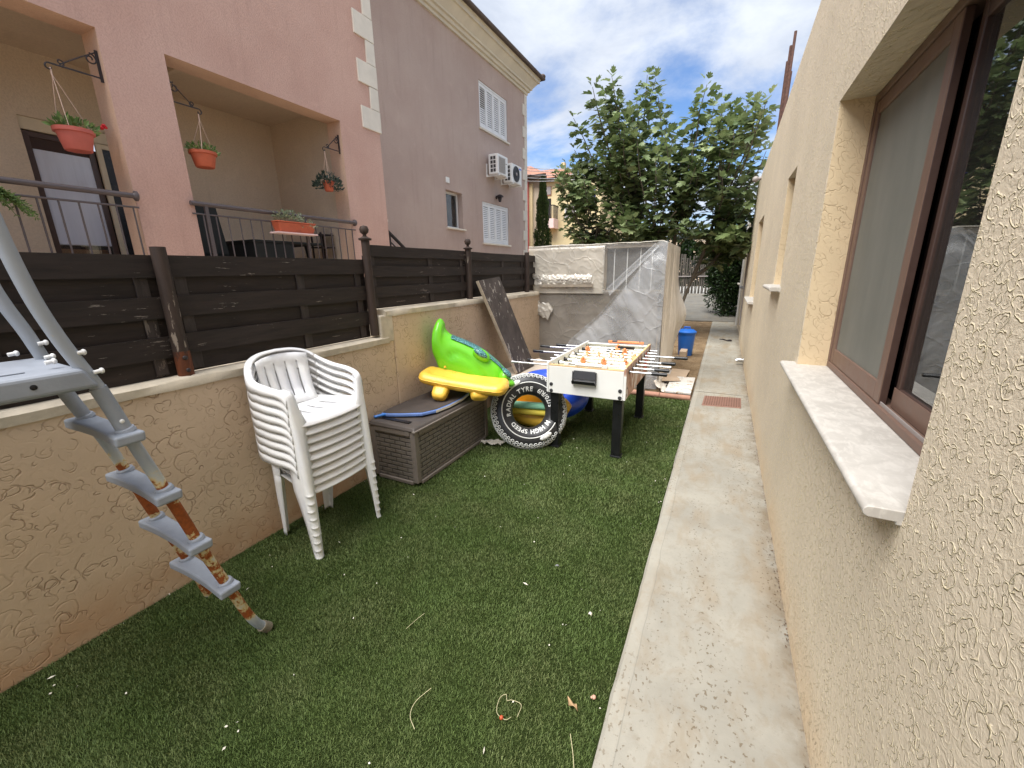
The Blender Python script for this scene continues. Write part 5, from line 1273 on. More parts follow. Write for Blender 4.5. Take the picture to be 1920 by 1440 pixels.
for (v0, amp) in ((R(52), R(5)), (R(40), R(5))):
    pts = []
    for i in range(k):
        for (fu, fv) in ((0, -1), (.18, 1), (.5, 1), (.68, -1)): pts.append(T3(2 * math.pi * (i + fu) / k, v0 + amp * fv, .0008))
    wm.tube(pts, .0042, 4, closed=True)
for q, vv in enumerate((R(27), R(14), R(1))):
    for i in range(52):
        u = 2 * math.pi * (i + .5 * (q % 2)) / 52; ring_ = []
        for a in range(6):
            an = math.pi / 3 * a; ring_.append(T3(u + .040 * math.cos(an), vv + .105 * math.sin(an), .0008))
        wm.tube(ring_, .0034, 4, closed=True)
pts = [T3(2 * math.pi * i / 40, R(-19) + R(4) * (1 if i % 2 else -1), .0008) for i in range(80)]
wm.tube([T3(2 * math.pi * i / 80, R(-18) + R(4) * (1 if i % 2 else -1), .0008) for i in range(80)], .003, 4, closed=True)
wm.build('tread_print', TYREW, t, smooth=180)
MB().tube([T3(2 * math.pi * i / 120, R(88), .0008) for i in range(120)], .0055, 5, closed=True).build('white_circle', TYREW, t, smooth=180)
def ring_text(s, u0, rr_, size, inward, name, gap=1.0):
    """letters as flat outlines bent along the ring"""
    m_ = MB(); u = u0
    for chr_ in s:
        cu = bpy.data.curves.new('letter', 'FONT'); cu.body = chr_; cu.size = size; cu.fill_mode = 'FRONT'; cu.offset = size * .026; cu.resolution_u = 3
        ob = bpy.data.objects.new('letter', cu); col.objects.link(ob)
        bpy.context.view_layer.update(); dg = bpy.context.evaluated_depsgraph_get(); me = bpy.data.meshes.new_from_object(ob.evaluated_get(dg))
        bpy.data.objects.remove(ob); bpy.data.curves.remove(cu)
        if not len(me.vertices): u -= (size * .42 / rr_) * (-1 if inward else 1); continue
        bm = bmesh.new(); bm.from_mesh(me)
        bmesh.ops.triangulate(bm, faces=bm.faces); bmesh.ops.subdivide_edges(bm, edges=[e for e in bm.edges if e.calc_length() > .012], cuts=2)
        xs = [v.co.x for v in bm.verts]; x0 = min(xs); wd = max(xs) - x0
        bm.verts.ensure_lookup_table(); bm.verts.index_update(); vs = []
        for v in bm.verts:
            lx = v.co.x - x0; ly = v.co.y - size * .34
            rad = rr_ + (ly if not inward else -ly); uu = u - lx / rr_ * (1 if not inward else -1)
            c = max(-1, min(1, (rad - TR) / Tr)); vs.append(T3(uu, math.acos(c), .0016))
        m_.add(vs, [tuple(v.index for v in f.verts) for f in bm.faces]); bm.free(); bpy.data.meshes.remove(me)
        u -= (wd + size * .13 * gap) / rr_ * (1 if not inward else -1)
    return m_.build(name, TYREW, t, smooth=0)
ring_text('M HIGH SPEED', R(-33), .202, .056, False, 'lettering', .9)
ring_text('RADIAL TYRE', R(-166), .202, .056, False, 'lettering', .9)
ring_text('5/70/R19', R(7), .202, .054, True, 'lettering', .5)
for ud in (118, -62, 20):
    u = R(ud); c = T3(u, R(78), .012); tu = (T3(u + .02, R(78)) - T3(u - .02, R(78))).normalized(); nn = (T3(u, R(78), .1) - T3(u, R(78))).normalized(); bb = nn.cross(tu)
    M3 = Matrix((tu, bb, nn)).transposed()
    h_ = MB().ball(c, .062, .026, .016, 20, 12, M3).build('handle', TYREW, t, smooth=180)
    MB().tube([c + tu * .035 * math.cos(a) + bb * .012 * math.sin(a) + nn * .0135 for a in np.linspace(0, 2 * math.pi, 20)[:-1]], .0018, 4, closed=True).build('valve_slot', GASKET, h_)
# things seen through the ring
o = MB().tube([T_ for T_ in spline([(-1.98, 3.63, .36), (-1.84, 3.66, .22), (-1.62, 3.69, .15), (-1.42, 3.70, .19), (-1.30, 3.70, .38)], 8)], [.05] + [.10] * 31 + [.05], 16).build('banana_float', YELLV, smooth=180)
tag(o, 'curved amber inflatable float behind the tyre ring', 'pool float')
o = MB().tube([(-1.80, 3.56, .245), (-1.36, 3.60, .26)], .034, 16).build('pool_noodle', YELF, smooth=60); tag(o, 'yellow foam noodle seen through the tyre ring, under the mint one', 'pool noodle', 'pool noodles')
o = MB().tube([(-1.83, 3.545, .315), (-1.40, 3.585, .33)], .036, 16).build('pool_noodle', MINTF, smooth=60); tag(o, 'mint green foam noodle seen through the tyre ring, on top of the yellow one', 'pool noodle', 'pool noodles')
m_ = MB().ball((-1.70, 3.76, .36), .30, .045, .22, 20, 12); o = m_.build('orange_float', simple('amber_vinyl', lin(206, 140, 34), .35), smooth=180); tag(o, 'crumpled orange float standing behind the noodles in the tyre ring', 'pool float')
# blue ring behind the table
t = thing('blue_float', 'blue inflatable ring lying tilted behind the tyre ring and under the football table', 'pool float', (-1.52, 4.05, .3))
bc = Vector((-1.62, 4.12, .30)); b3 = Vector((.1, -.22, .96)).normalized(); b1 = Vector((1, .1, 0)); b1 = (b1 - b3 * b1.dot(b3)).normalized(); b2 = b3.cross(b1)
rows = [[bc + (b1 * math.cos(u) + b2 * math.sin(u)) * (.31 + .125 * math.cos(v)) + b3 * .125 * math.sin(v) for v in np.linspace(0, 2 * math.pi, 25)] for u in np.linspace(0, 2 * math.pi, 61)]
MB().grid(rows).build('ring', BLUEV, t, smooth=180)
MB().tube([bc + b1 * .3 + b3 * .15, bc + b1 * .3 + b3 * .17], [.014, .011], 10).build('valve', TYREW, t)

# ------------------------------------------------------------------ grey tub, board, leaning plank
t = thing('grey_tub', 'grey plastic storage tub under the pale board in the corner', 'tub', (-2.1, 4.75, 0))
MB().hexa([(-2.36, 4.22, 0), (-1.86, 4.22, 0), (-1.86, 5.2, 0), (-2.36, 5.2, 0)], [(-2.41, 4.16, .36), (-1.80, 4.16, .36), (-1.80, 5.26, .36), (-2.41, 5.26, .36)]).build('tub', GREYTUB, t, smooth=0, bevel=.02)
MB().box(-2.425, -1.785, 4.14, 5.28, .361, .40).build('lid', GREYTUB, t, smooth=0, bevel=.012)
o = MB().hexa([(-2.42, 4.05, .402), (-1.98, 4.0, .402), (-1.76, 4.75, .402), (-2.22, 5.24, .402)], [(-2.42, 4.05, .442), (-1.98, 4.0, .442), (-1.76, 4.75, .442), (-2.22, 5.24, .442)]).build('board', BOARD, smooth=0, bevel=.006); tag(o, 'pale thick board lying flat on the grey tub', 'board')
t = thing('leaning_plank', 'dark weathered wide plank leaning against the low wall and fence', 'plank', (-2.2, 4.5, .45))
b0, b1_, t0_, t1_ = Vector((-2.10, 4.24, .445)), Vector((-2.10, 4.73, .445)), Vector((-2.405, 3.93, 1.51)), Vector((-2.405, 4.41, 1.545))
nn = (b1_ - b0).cross(t0_ - b0).normalized(); nn = nn if nn.x > 0 else -nn
MB().hexa([b0, b0 + nn * .03, b1_ + nn * .03, b1_], [t0_, t0_ + nn * .03, t1_ + nn * .03, t1_]).build('core', PLANKE, t, smooth=0, bevel=.003)
MB().hexa([p + nn * q for p, q in ((b0.lerp(b1_, .03), .031), (b0.lerp(b1_, .03), .034), (b1_, .034), (b1_, .031))], [p + nn * q for p, q in ((t0_.lerp(t1_, .03), .031), (t0_.lerp(t1_, .03), .034), (t1_, .034), (t1_, .031))]).build('face', PLANK, t, smooth=0)

# ------------------------------------------------------------------ football table
t = thing('football_table', 'white table football game with black legs and orange and white players', 'game table', (-1.0, 3.97, 0))
TX0, TX1, TY0, TY1, TZ0, TZ1 = -1.352, -.648, 3.365, 4.62, .545, .805
MB().box(TX0 + .022, TX1 - .022, TY0, TY0 + .02, TZ0, TZ1 - .012).build('end_panel', FOOSW, t, smooth=0, bevel=.003)
MB().box(TX0 + .022, TX1 - .022, TY1 - .02, TY1, TZ0, TZ1 - .004).build('end_panel', FOOSW, t, smooth=0, bevel=.003)
MB().box(TX0, TX0 + .021, TY0 - .004, TY1 + .004, TZ0, TZ1 + .022).build('side_panel', FOOSW, t, smooth=0, bevel=.008)
sp_ = MB().box(TX1 - .021, TX1, TY0 - .004, TY1 + .004, TZ0, TZ1 + .022).build('side_panel', FOOSS, t, smooth=0, bevel=.008)
MB().box(TX1 - .019, TX1 + .0015, TY0 - .006, TY0 + .002, TZ0 + .004, TZ1 - .05).build('edge_strip', FOOSW, sp_, smooth=0)
MB().box(TX1 - .020, TX1 - .001, TY0 + .01, TY1 - .01, TZ1 + .0222, TZ1 + .0245).build('top_edge', FOOSE, sp_, smooth=0)
MB().box(TX1 + .0005, TX1 + .002, 4.25, 4.40, .60, .79).build('red_patch', REDPIPE, sp_, smooth=0)
MB().box(TX0 + .0225, TX1 - .0225, TY0 + .001, TY0 + .05, TZ1 - .0118, TZ1 - .002).build('top_rail', FOOSE, t, smooth=0, bevel=.002)
MB().box(TX0 + .0225, TX1 - .0225, TY1 - .06, TY1 - .001, TZ1 - .0038, TZ1 + .004).build('top_rail', FOOSW, t, smooth=0, bevel=.002)
pf = MB().box(TX0 + .0215, TX1 - .0215, TY0 + .0205, TY1 - .0205, .665, .69).build('playfield', FOOSP, t, smooth=0)
ln = MB().box(TX0 + .03, TX1 - .03, 3.988, 3.996, .6905, .692)
ln.tube([(-1 + .1 * math.cos(a), 3.99 + .1 * math.sin(a), .6915) for a in np.linspace(0, 2 * math.pi, 30)[:-1]], .003, 4, closed=True)
for y0_, y1_ in ((3.39, 3.6), (4.38, 4.59)): ln.box(-1.2, -.8, y0_, y0_ + .006, .6905, .692).box(-1.2, -.8, y1_, y1_ + .006, .6905, .692)
ln.build('pitch_lines', simple('pitch_print', lin(180, 140, 110), .5), pf, smooth=0)
MB().box(-1.12, -.88, TY1 - .024, TY1 - .0206, .69, .77).build('goal_mouth', DARK, pf, smooth=0)
for x in (TX0 + .026, TX1 - .106):
    for y in (TY0 + .03, TY1 - .11):
        lg = MB().hexa([(x, y, .02), (x + .08, y, .02), (x + .08, y + .08, .02), (x, y + .08, .02)], [(x, y, TZ0 + .05), (x + .08, y, TZ0 + .05), (x + .08, y + .08, TZ0 + .05), (x, y + .08, TZ0 + .05)]).build('leg', BLACKP, t, smooth=0, bevel=.004)
        MB().box(x - .008, x + .088, y - .008, y + .088, .0, .022).build('foot', BLACKP, lg, smooth=0, bevel=.004)
bl = MB(); rr = random.Random(9)
for x, zt__ in ((TX0 + .045, .645), (TX0 + .045, .585), (TX1 - .045, .645), (TX1 - .045, .585)): MB().lathe([(.017, 0), (.016, .004), (.001, .007)], (x, TY0, zt__ - .02), 18, Matrix.Rotation(R(90), 3, 'X')).build('screw_cap', DGREY, t, smooth=40)
for z in (.6, .66): MB().lathe([(.014, 0), (.001, .004)], (TX1, TY0 + .06, z - .02), 14, Matrix.Rotation(R(90), 3, 'Y')).build('screw_cap', DGREY, t)
# ball return
br = MB().hexa([(-1.105, TY0 - .002, .648), (-.895, TY0 - .002, .648), (-.895, TY0 - .045, .660), (-1.105, TY0 - .045, .660)][::-1], [(-1.105, TY0 - .002, .662), (-.895, TY0 - .002, .662), (-.895, TY0 - .052, .690), (-1.105, TY0 - .052, .690)][::-1]).build('ball_return', BLACKP, t, smooth=0, bevel=.004)
MB().hexa([(-1.105, TY0 - .024, .7), (-.895, TY0 - .024, .7), (-.895, TY0 - .002, .7), (-1.105, TY0 - .002, .7)], [(-1.095, TY0 - .008, .772), (-.905, TY0 - .008, .772), (-.905, TY0 - .002, .772), (-1.095, TY0 - .002, .772)]).build('hood', DGREY, br, smooth=0, bevel=.003)
for x in (-1.105, -.899): MB().hexa([(x, TY0 - .03, .65), (x + .004, TY0 - .03, .65), (x + .004, TY0 - .002, .65), (x, TY0 - .002, .65)], [(x, TY0 - .02, .765), (x + .004, TY0 - .02, .765), (x + .004, TY0 - .002, .765), (x, TY0 - .002, .765)]).build('cheek', BLACKP, br, smooth=0)
# score counters
for y, z, x0_, mt in ((TY0 + .018, TZ1 + .002, -1.19, WHITEPL), (TY1 - .03, TZ1 + .02, -1.10, ORANGE)):
    c_ = MB().box(x0_, x0_ + .38, y - .006, y + .006, z - .002, z + .004)
    for k in range(10): c_.lathe([(.011, 0), (.0125, .004), (.0125, .018), (.011, .022)], (x0_ + .10 + k * .0235, y, z + .011), 10, Matrix.Rotation(R(90), 3, 'Y'))
    c_.box(x0_, x0_ + .04, y - .012, y + .012, z - .001, z + .022).box(x0_ + .345, x0_ + .38, y - .012, y + .012, z - .001, z + .022).build('score_counter', mt, t, smooth=40)
    MB().bar((x0_ + .04, y, z + .011), (x0_ + .10, y, z + .011), .006, .006).build('counter_bar', IRON, t)
MB().box(-.98, -.80, 4.505, 4.52, .775, .80).build('goal_cover', BLACKP, t, smooth=0)
def man_mesh(mt):
    m_ = MB()   # hangs from the rod: head above, tapered torso, foot block below
    m_.ball((0, 0, .030), .0125, .0125, .015, 12, 8)
    m_.hexa([(-.014, -.009, -.030), (.014, -.009, -.030), (.014, .009, -.030), (-.014, .009, -.030)], [(-.021, -.011, .016), (.021, -.011, .016), (.021, .011, .016), (-.021, .011, .016)])
    m_.lathe([(.013, -.02), (.013, .02)], (0, 0, 0), 12, Matrix.Rotation(R(90), 3, 'Y'))
    m_.hexa([(-.012, -.012, -.078), (.012, -.012, -.078), (.012, .012, -.078), (-.012, .012, -.078)], [(-.009, -.007, -.03), (.009, -.007, -.03), (.009, .007, -.03), (-.009, .007, -.03)])
    return m_.build('player', mt, None, smooth=35, bevel=.0025, local=True)
mW, mO = man_mesh(WHITEPL), man_mesh(ORANGE)
RODS = [(-1, [0], 'W', 1, -.40, .20), (1, [-.22, .22], 'W', 1, -.30, .20), (1, [-.2, 0, .2], 'O', 0, -.12, .30), (1, [-.24, -.12, 0, .12, .24], 'W', 1, -.14, .22),
        (0, [-.24, -.12, 0, .12, .24], 'O', -1, -.34, .12), (0, [-.2, 0, .2], 'W', 1, -.14, .30), (0, [-.2, .2], 'O', -1, -.38, .1), (0, [0], 'O', -1, -.24, .08)]
used = {'W': False, 'O': False}
spin = [10, -35, 25, 8, -60, 15, 40, -20]; slide = [-.02, .05, .06, -.05, .04, .03, -.07, .02]
for k, (_, xs, cc, hand, xl, xr) in enumerate(RODS):
    y = 3.475 + k * .149; z = .772
    rod = MB().tube([(TX0 + xl, y, z), (TX1 + xr, y, z)], .0078, 12).build('rod', RODM, t)
    for x in (TX0, TX1 - .021): MB().lathe([(.021, 0), (.021, .006), (.012, .0065), (.012, .0275), (.021, .028), (.021, .034)], (x - .006, y, z), 16, Matrix.Rotation(R(90), 3, 'Y')).build('bearing', BLACKP, rod, smooth=30)
    if hand == 1: hx, s_ = TX1 + xr, 1
    elif hand == -1: hx, s_ = TX0 + xl, -1
    if hand: MB().tube([(hx - s_ * .02, y, z), (hx + s_ * .005, y, z), (hx + s_ * .04, y, z), (hx + s_ * .085, y, z), (hx + s_ * .10, y, z), (hx + s_ * .104, y, z)], [.0125, .0155, .0135, .0165, .0145, .006], 14).build('handle', BLACKP, rod, smooth=40)
    if hand != -1 and xl < -.2: MB().tube([(TX0 + xl - .004, y, z), (TX0 + xl + .03, y, z)], .011, 12).build('end_cap', BLACKP if k == 1 else RODM, rod)
    for s_, xe in ((1, TX0 + .028), (-1, TX1 - .055)): MB().tube([(xe, y, z), (xe + .026, y, z)], .016, 14).build('bumper', BLACKP if cc == 'O' else WHITEPL, rod)
    for x in xs:
        src = mW if cc == 'W' else mO
        o = src if not used[cc] else src.copy()
        if used[cc]: col.objects.link(o)
        used[cc] = True
        o.parent = rod; o.location = Vector((-1.0 + x + slide[k], y, z)) - t.location; o.rotation_euler = (R(spin[k]), 0, 0); o.scale = (1.25, 1.25, 1.12)
for k in (1, 2, 3): pass

# ------------------------------------------------------------------ polythene wrapped store
t = thing('wrapped_store', 'timber store wrapped in wrinkled milky polythene at the end of the turf', 'shed', (-1.65, 6.5, 0))
SX0, SX1, SY0, SY1, SZ = -2.60, -.70, 5.75, 7.38, 1.955
for x in (SX0 + .03, -1.5, SX1 - .05):
    for y in (SY0 + .18, SY1 - .05): MB().box(x, x + .05, y - .025, y + .025, 0, SZ - .07).build('post', WOODB, t, smooth=0, bevel=.003)
for z in (1.30, SZ - .07, .08): MB().box(SX0 + .03, SX1 - .02, SY0 + .03, SY0 + .07, z, z + .045).build('rail', WOODB, t, smooth=0, bevel=.003)
MB().box(SX0 + .08, SX1 - .06, SY0 + .09, SY0 + .12, .02, 1.29).build('back_board', simple('stained_board', lin(92, 78, 66), .8, var=.3, vs=4, st=(1, 1, .3)), t, smooth=0)
MB().box(SX0 + .08, -1.47, SY0 + .10, SY0 + .12, 1.35, SZ - .08).build('cream_board', simple('cream_board', lin(186, 168, 144), .8, var=.12, vs=3), t, smooth=0)
sl = MB()
for k in range(46): sl.box(-1.46, SX1 - .06, SY0 + .085, SY0 + .10, 1.345 + k * .0118, 1.345 + k * .0118 + .0075)
sl.build('slatted_blind', simple('grey_slats', lin(128, 124, 120), .6), t, smooth=0)
ld = MB()
for x in (-1.37, -1.20, -1.03, -.88): ld.box(x, x + .012, SY0 + .078, SY0 + .084, 1.345, SZ - .08)
ld.build('ladder_tapes', WHITEM, t, smooth=0)
MB().box(-1.46, SX1 - .06, SY0 + .13, SY0 + .14, 1.34, SZ - .075).build('blind_backing', DARK, t, smooth=0)
def wrinkle(x, z, s_=1.0):
    n_ = mnoise.noise((x * 5, z * 6, 2.0)); r_ = 1 - abs(mnoise.noise((x * 7 + z * 3, z * 8, 7.0))) * 2
    return s_ * (.005 * n_ + .004 * max(0, r_) ** 8)
# upper front sheet with a crumpled hem rolled on a batten
rows = []
for j in range(61):
    v = j / 60; z = SZ - .012 - v * (SZ - 1.31); row = []
    for i in range(111):
        x = SX0 + (1.12) * i / 110; hem = max(0, 1 - abs(v - .80) / .17)
        d = wrinkle(x, z) + hem * (.035 * abs(mnoise.noise((x * 13, z * 9, 1))) + .02) * (1 if -2.56 < x < -1.62 else .2)
        row.append((x, SY0 - .004 - max(-.003, d) + (.03 * (1 - v * 12) ** 2 if v < .083 else 0), z))
    rows.append(row)
MB().grid(rows).build('front_sheet', FILMB, t, smooth=180)
MB().bar((-2.42, SY0 - .045, 1.405), (-1.62, SY0 - .045, 1.405), .012, .035).build('hem_batten', WOODB, t, smooth=0)
cr = []
for j in range(21):
    v = j / 20; cr.append([(-2.38 + .74 * i / 90, SY0 - .03 - .03 * math.sin(v * math.pi) * (.5 + abs(mnoise.noise((i * .35, v * 3, 0)))) , 1.425 + .13 * v + .03 * mnoise.noise((i * .22, 0, 5)) * v) for i in range(91)])
MB().grid(cr).build('crumpled_hem', FILMW, t, smooth=180)
cr = [[(-2.585 + .2 * i / 30 , SY0 - .02 - .03 * abs(mnoise.noise((i * .3, j * .3, 8))), 1.585 - .14 * (j / 20) * (i / 30) - .03 * (j / 20) - .10 * i / 30 * (1 - j / 20) * .4) for i in range(31)] for j in range(21)]
MB().grid(cr).build('torn_corner', FILMW, t, smooth=180)
rows = [[(-1.50 + .80 * i / 40, SY0 - .012 - wrinkle(-1.5 + i * .02, z * 1.3, 1.0), z) for i in range(41)] for z in np.linspace(1.30, SZ - .02, 34)]
MB().grid(rows).build('clear_front_sheet', FILMT, t, smooth=180)
# thin lower sheet, top sheet, side sheet
rows = [[(SX0 + .06 + 1.78 * i / 90, SY0 + .02 - wrinkle(SX0 + i * .02, z * 1.0, 1.2), z) for i in range(91)] for z in np.linspace(.02, 1.335, 60)]
MB().grid(rows).build('lower_sheet', FILMG, t, smooth=180)
# torn scrap caught on the lower sheet
sc_ = [[(-2.49 + .30 * a - .10 * b, SY0 - .02 - .05 * abs(mnoise.noise((a * 4, b * 4, 3))), 1.20 - .10 * b - .20 * a * (.4 + b * .6) + .05 * mnoise.noise((a * 5, b * 5, 0))) for a in np.linspace(0, 1, 14)] for b in np.linspace(0, 1, 10)]
MB().grid(sc_).build('torn_scrap', FILMW, t, smooth=180)
MB().box(SX0 + .005, SX0 + .055, SY0 - .012, SY0 + .01, .62, 1.46).build('corner_strap', GASKET, t, smooth=0, bevel=.003)
MB().box(SX0 + .02, SX0 + .085, SY0 + .011, SY0 + .055, .0, 1.3).build('corner_post', WOODB, t, smooth=0, bevel=.003)
rows = []
for j in range(61):
    y = SY0 - .004 + (SY1 - SY0 + .01) * j / 60
    rows.append([(x, y, SZ - .012 * (1 if j in (0, 60) else 0) + .012 * mnoise.noise((x * 3, y * 3, 4)) + .006 * mnoise.noise((x * 14, y * 9, 2)) - (.025 * max(0, (x - SX1 + .06) / .06) ** 2)) for x in np.linspace(SX0, SX1, 60)])
MB().grid(rows).build('top_sheet', FILMB, t, smooth=180)
rows = []
nz_ = 50
for j in range(nz_ + 1):
    v = j / nz_; z = SZ - .02 - v * (SZ - .03); row = []
    for i in range(101):
        f_ = i / 100; y = SY0 - .004 + (SY1 - SY0 + .05) * f_
        fold = .022 * mnoise.noise((f_ * 9, z * .35, 0)) + .014 * mnoise.noise((f_ * 23, z * .5, 5)) + .03 * max(0, 1 - abs(f_ - .62 - .03 * v) / .05) * v
        bul = .17 * max(0, f_ - .5) / .5 * math.exp(-((v - .55) / .17) ** 2) + .015 * v * v
        row.append((SX1 + .01 + fold * (.3 + v) + bul, y, z - .02 * (1 if v > .98 else 0)))
    rows.append(row)
MB().grid(rows).build('side_sheet', FILMS, t, smooth=180)
# clear loose sheet falling from the top corner, slack diagonal edge
rows = []
edge = lambda v: np.interp(v, [0, .06, .22, .48, .68, 1.0], [-.80, -.88, -1.10, -1.50, -1.92, -2.3])
for j in range(71):
    v = j / 70; z = SZ - .01 - v * (SZ - .05); xl = edge(v); row = []
    for i in range(61):
        f_ = i / 60; x = xl + (SX1 + .015 - xl) * f_
        d = .05 + .10 * v * math.sin(math.pi * f_ * .9) + .015 * mnoise.noise((x * 4 + z * 2, z * 4, 1)) + .012 * mnoise.noise(((x + z * .8) * 12, (x - z) * 2, 6)) + .03 * math.exp(-(f_ / .04) ** 2)
        row.append((x, SY0 - d * min(1, v * 6 + .15), z))
    rows.append(row)
MB().grid(rows).build('loose_sheet', FILMC, t, smooth=180)
st = [[Vector((-.83 - .60 * f_ + .012 * k, SY0 - .035 - .03 * math.sin(3 * f_) - .012 * math.sin(k * 2.1), SZ - .03 - .56 * f_ - .022 * k * (.5 + f_ * .6))) for k in range(5)] for f_ in np.linspace(0, 1, 26)]
MB().grid(st).build('slack_fold', FILMC, t, smooth=180)
# trailing skirt on the soil
sk = [[(-.72 + .14 * b + .04 * mnoise.noise((a * 6, b * 3, 0)) , 5.62 + 1.3 * a, .14 * (1 - b) ** 2 + .025 + .03 * abs(mnoise.noise((a * 9, b * 5, 1)))) for b in np.linspace(0, 1, 14)] for a in np.linspace(0, 1, 40)]
MB().grid(sk).build('skirt', FILMS, t, smooth=180)
# ------------------------------------------------------------------ bits by the store
for pts, z, lb in (([(-.60, 6.35), (-.38, 6.45), (-.36, 6.95), (-.62, 6.9)], .05, 'flat brown cardboard piece on the soil beside the wrapped store'), ([(-.66, 5.95), (-.42, 6.1), (-.52, 6.42), (-.70, 6.35)], .075, 'creased cardboard scrap against the foot of the wrapped store')):
    o = MB().prism(pts, z, z + .008, lambda u, v, h: (u, v, h + .12 * max(0, -.5 - u))).build('cardboard_piece', CARD, smooth=0); tag(o, lb, 'cardboard', 'cardboard scraps by the store')
o = MB().prism([(-.56, 5.54), (-.25, 5.55), (-.25, 6.42), (-.57, 6.40)], .045, .07, lambda u, v, h: (u, v, h)).build('white_board', WSLAB, smooth=0, bevel=.004); tag(o, 'cracked dirty white board lying on the soil beside the path', 'board')
o = MB().box(-.62, -.50, 8.0, 8.3, .02, .16).build('brick', CARD, smooth=0, bevel=.01); tag(o, 'pale block on the soil beside the blue bin', 'block')
kb = thing('edging_kerb', 'terracotta edging kerb between the turf and the bare soil', 'kerb', (-.8, 5.47, 0))
for k in range(5):
    x0_ = -2.1 + k * .372; MB().tube([(x0_, 5.44 + .02 * (k % 2) * .3, .03), (x0_ + .365, 5.445, .03)], .036, 10).build('kerb_piece', KERB, kb, smooth=40, local=False)
t = thing('blue_bin', 'blue plastic bin with a domed lid standing on the soil by the path', 'bin', (-.55, 8.42, 0))
MB().lathe([(.118, 0), (.122, .01), (.152, .40), (.160, .405), (.162, .43), (.153, .432)], (-.55, 8.42, .015), 32).build('bin', BLUEP, t, smooth=40)
ld = MB().lathe([(.168, .425), (.172, .432), (.172, .452), (.162, .458), (.12, .492), (.05, .502), (.001, .504)], (-.55, 8.42, .015), 32).build('lid', BLUEP, t, smooth=40)
MB().tube([(-.60, 8.42, .513), (-.60, 8.42, .548), (-.50, 8.42, .548), (-.50, 8.42, .513)], .014, 10).build('handle', BLUEP, ld)
o = MB().hexa([(-.2, 8.02, .03), (.0, 8.0, .03), (0, 8.03, .03), (-.2, 8.05, .03)], [(-.2, 8.02, .031), (0, 8.0, .031), (0, 8.03, .031), (-.2, 8.05, .031)])
o = MB().tube(spline([(.02, 10.6, .03), (.10, 10.55, .034), (.18, 10.4, .03), (.22, 10.42, .03)], 5), .012, 6).ball((.22, 10.42, .04), .05, .045, .018).build('dry_twig', IRON, smooth=40); tag(o, 'dark twig lying on the far part of the path', 'twig')
# ------------------------------------------------------------------ fig tree
def fig_leaf(mb, base, d, nrm, L, rr):
    d = Vector(d).normalized(); s_ = d.cross(nrm)
    s_ = s_.normalized() if s_.length > 1e-4 else d.orthogonal().normalized()
    n = s_.cross(d).normalized(); fold = rr.uniform(.10, .34); curl = rr.uniform(.05, .32)
    half = [(0, .0), (.10, .22), (.30, .42), (.47, .47), (.44, .22), (.60, .34), (.83, .30), (.72, .12), (1.0, 0)]
    half = [(a, b * rr.uniform(.8, 1.12)) for a, b in half]
    pt = lambda a, b: base + d * (a * L) + s_ * (b * L) + n * (abs(b) * L * fold - a * a * L * curl)
    c = [pt(a, 0) for a in (0, .35, .7, 1.0)]; vs = c[:]
    o = len(vs); r_ = half[1:8]
    for sg in (1, -1):
        vs += [pt(a, b * sg) for a, b in r_]
    fs = []
    for q in range(2):
        b = o + 7 * q
        fan = [(0, b, b + 1), (0, b + 1, 1), (1, b + 1, b + 2), (1, b + 2, b + 3), (1, b + 3, 2), (2, b + 3, b + 4), (2, b + 4, b + 5), (2, b + 5, b + 6), (2, b + 6, 3)]
        fs += fan if q == 0 else [tuple(reversed(f)) for f in fan]
    mb.add(vs, fs)
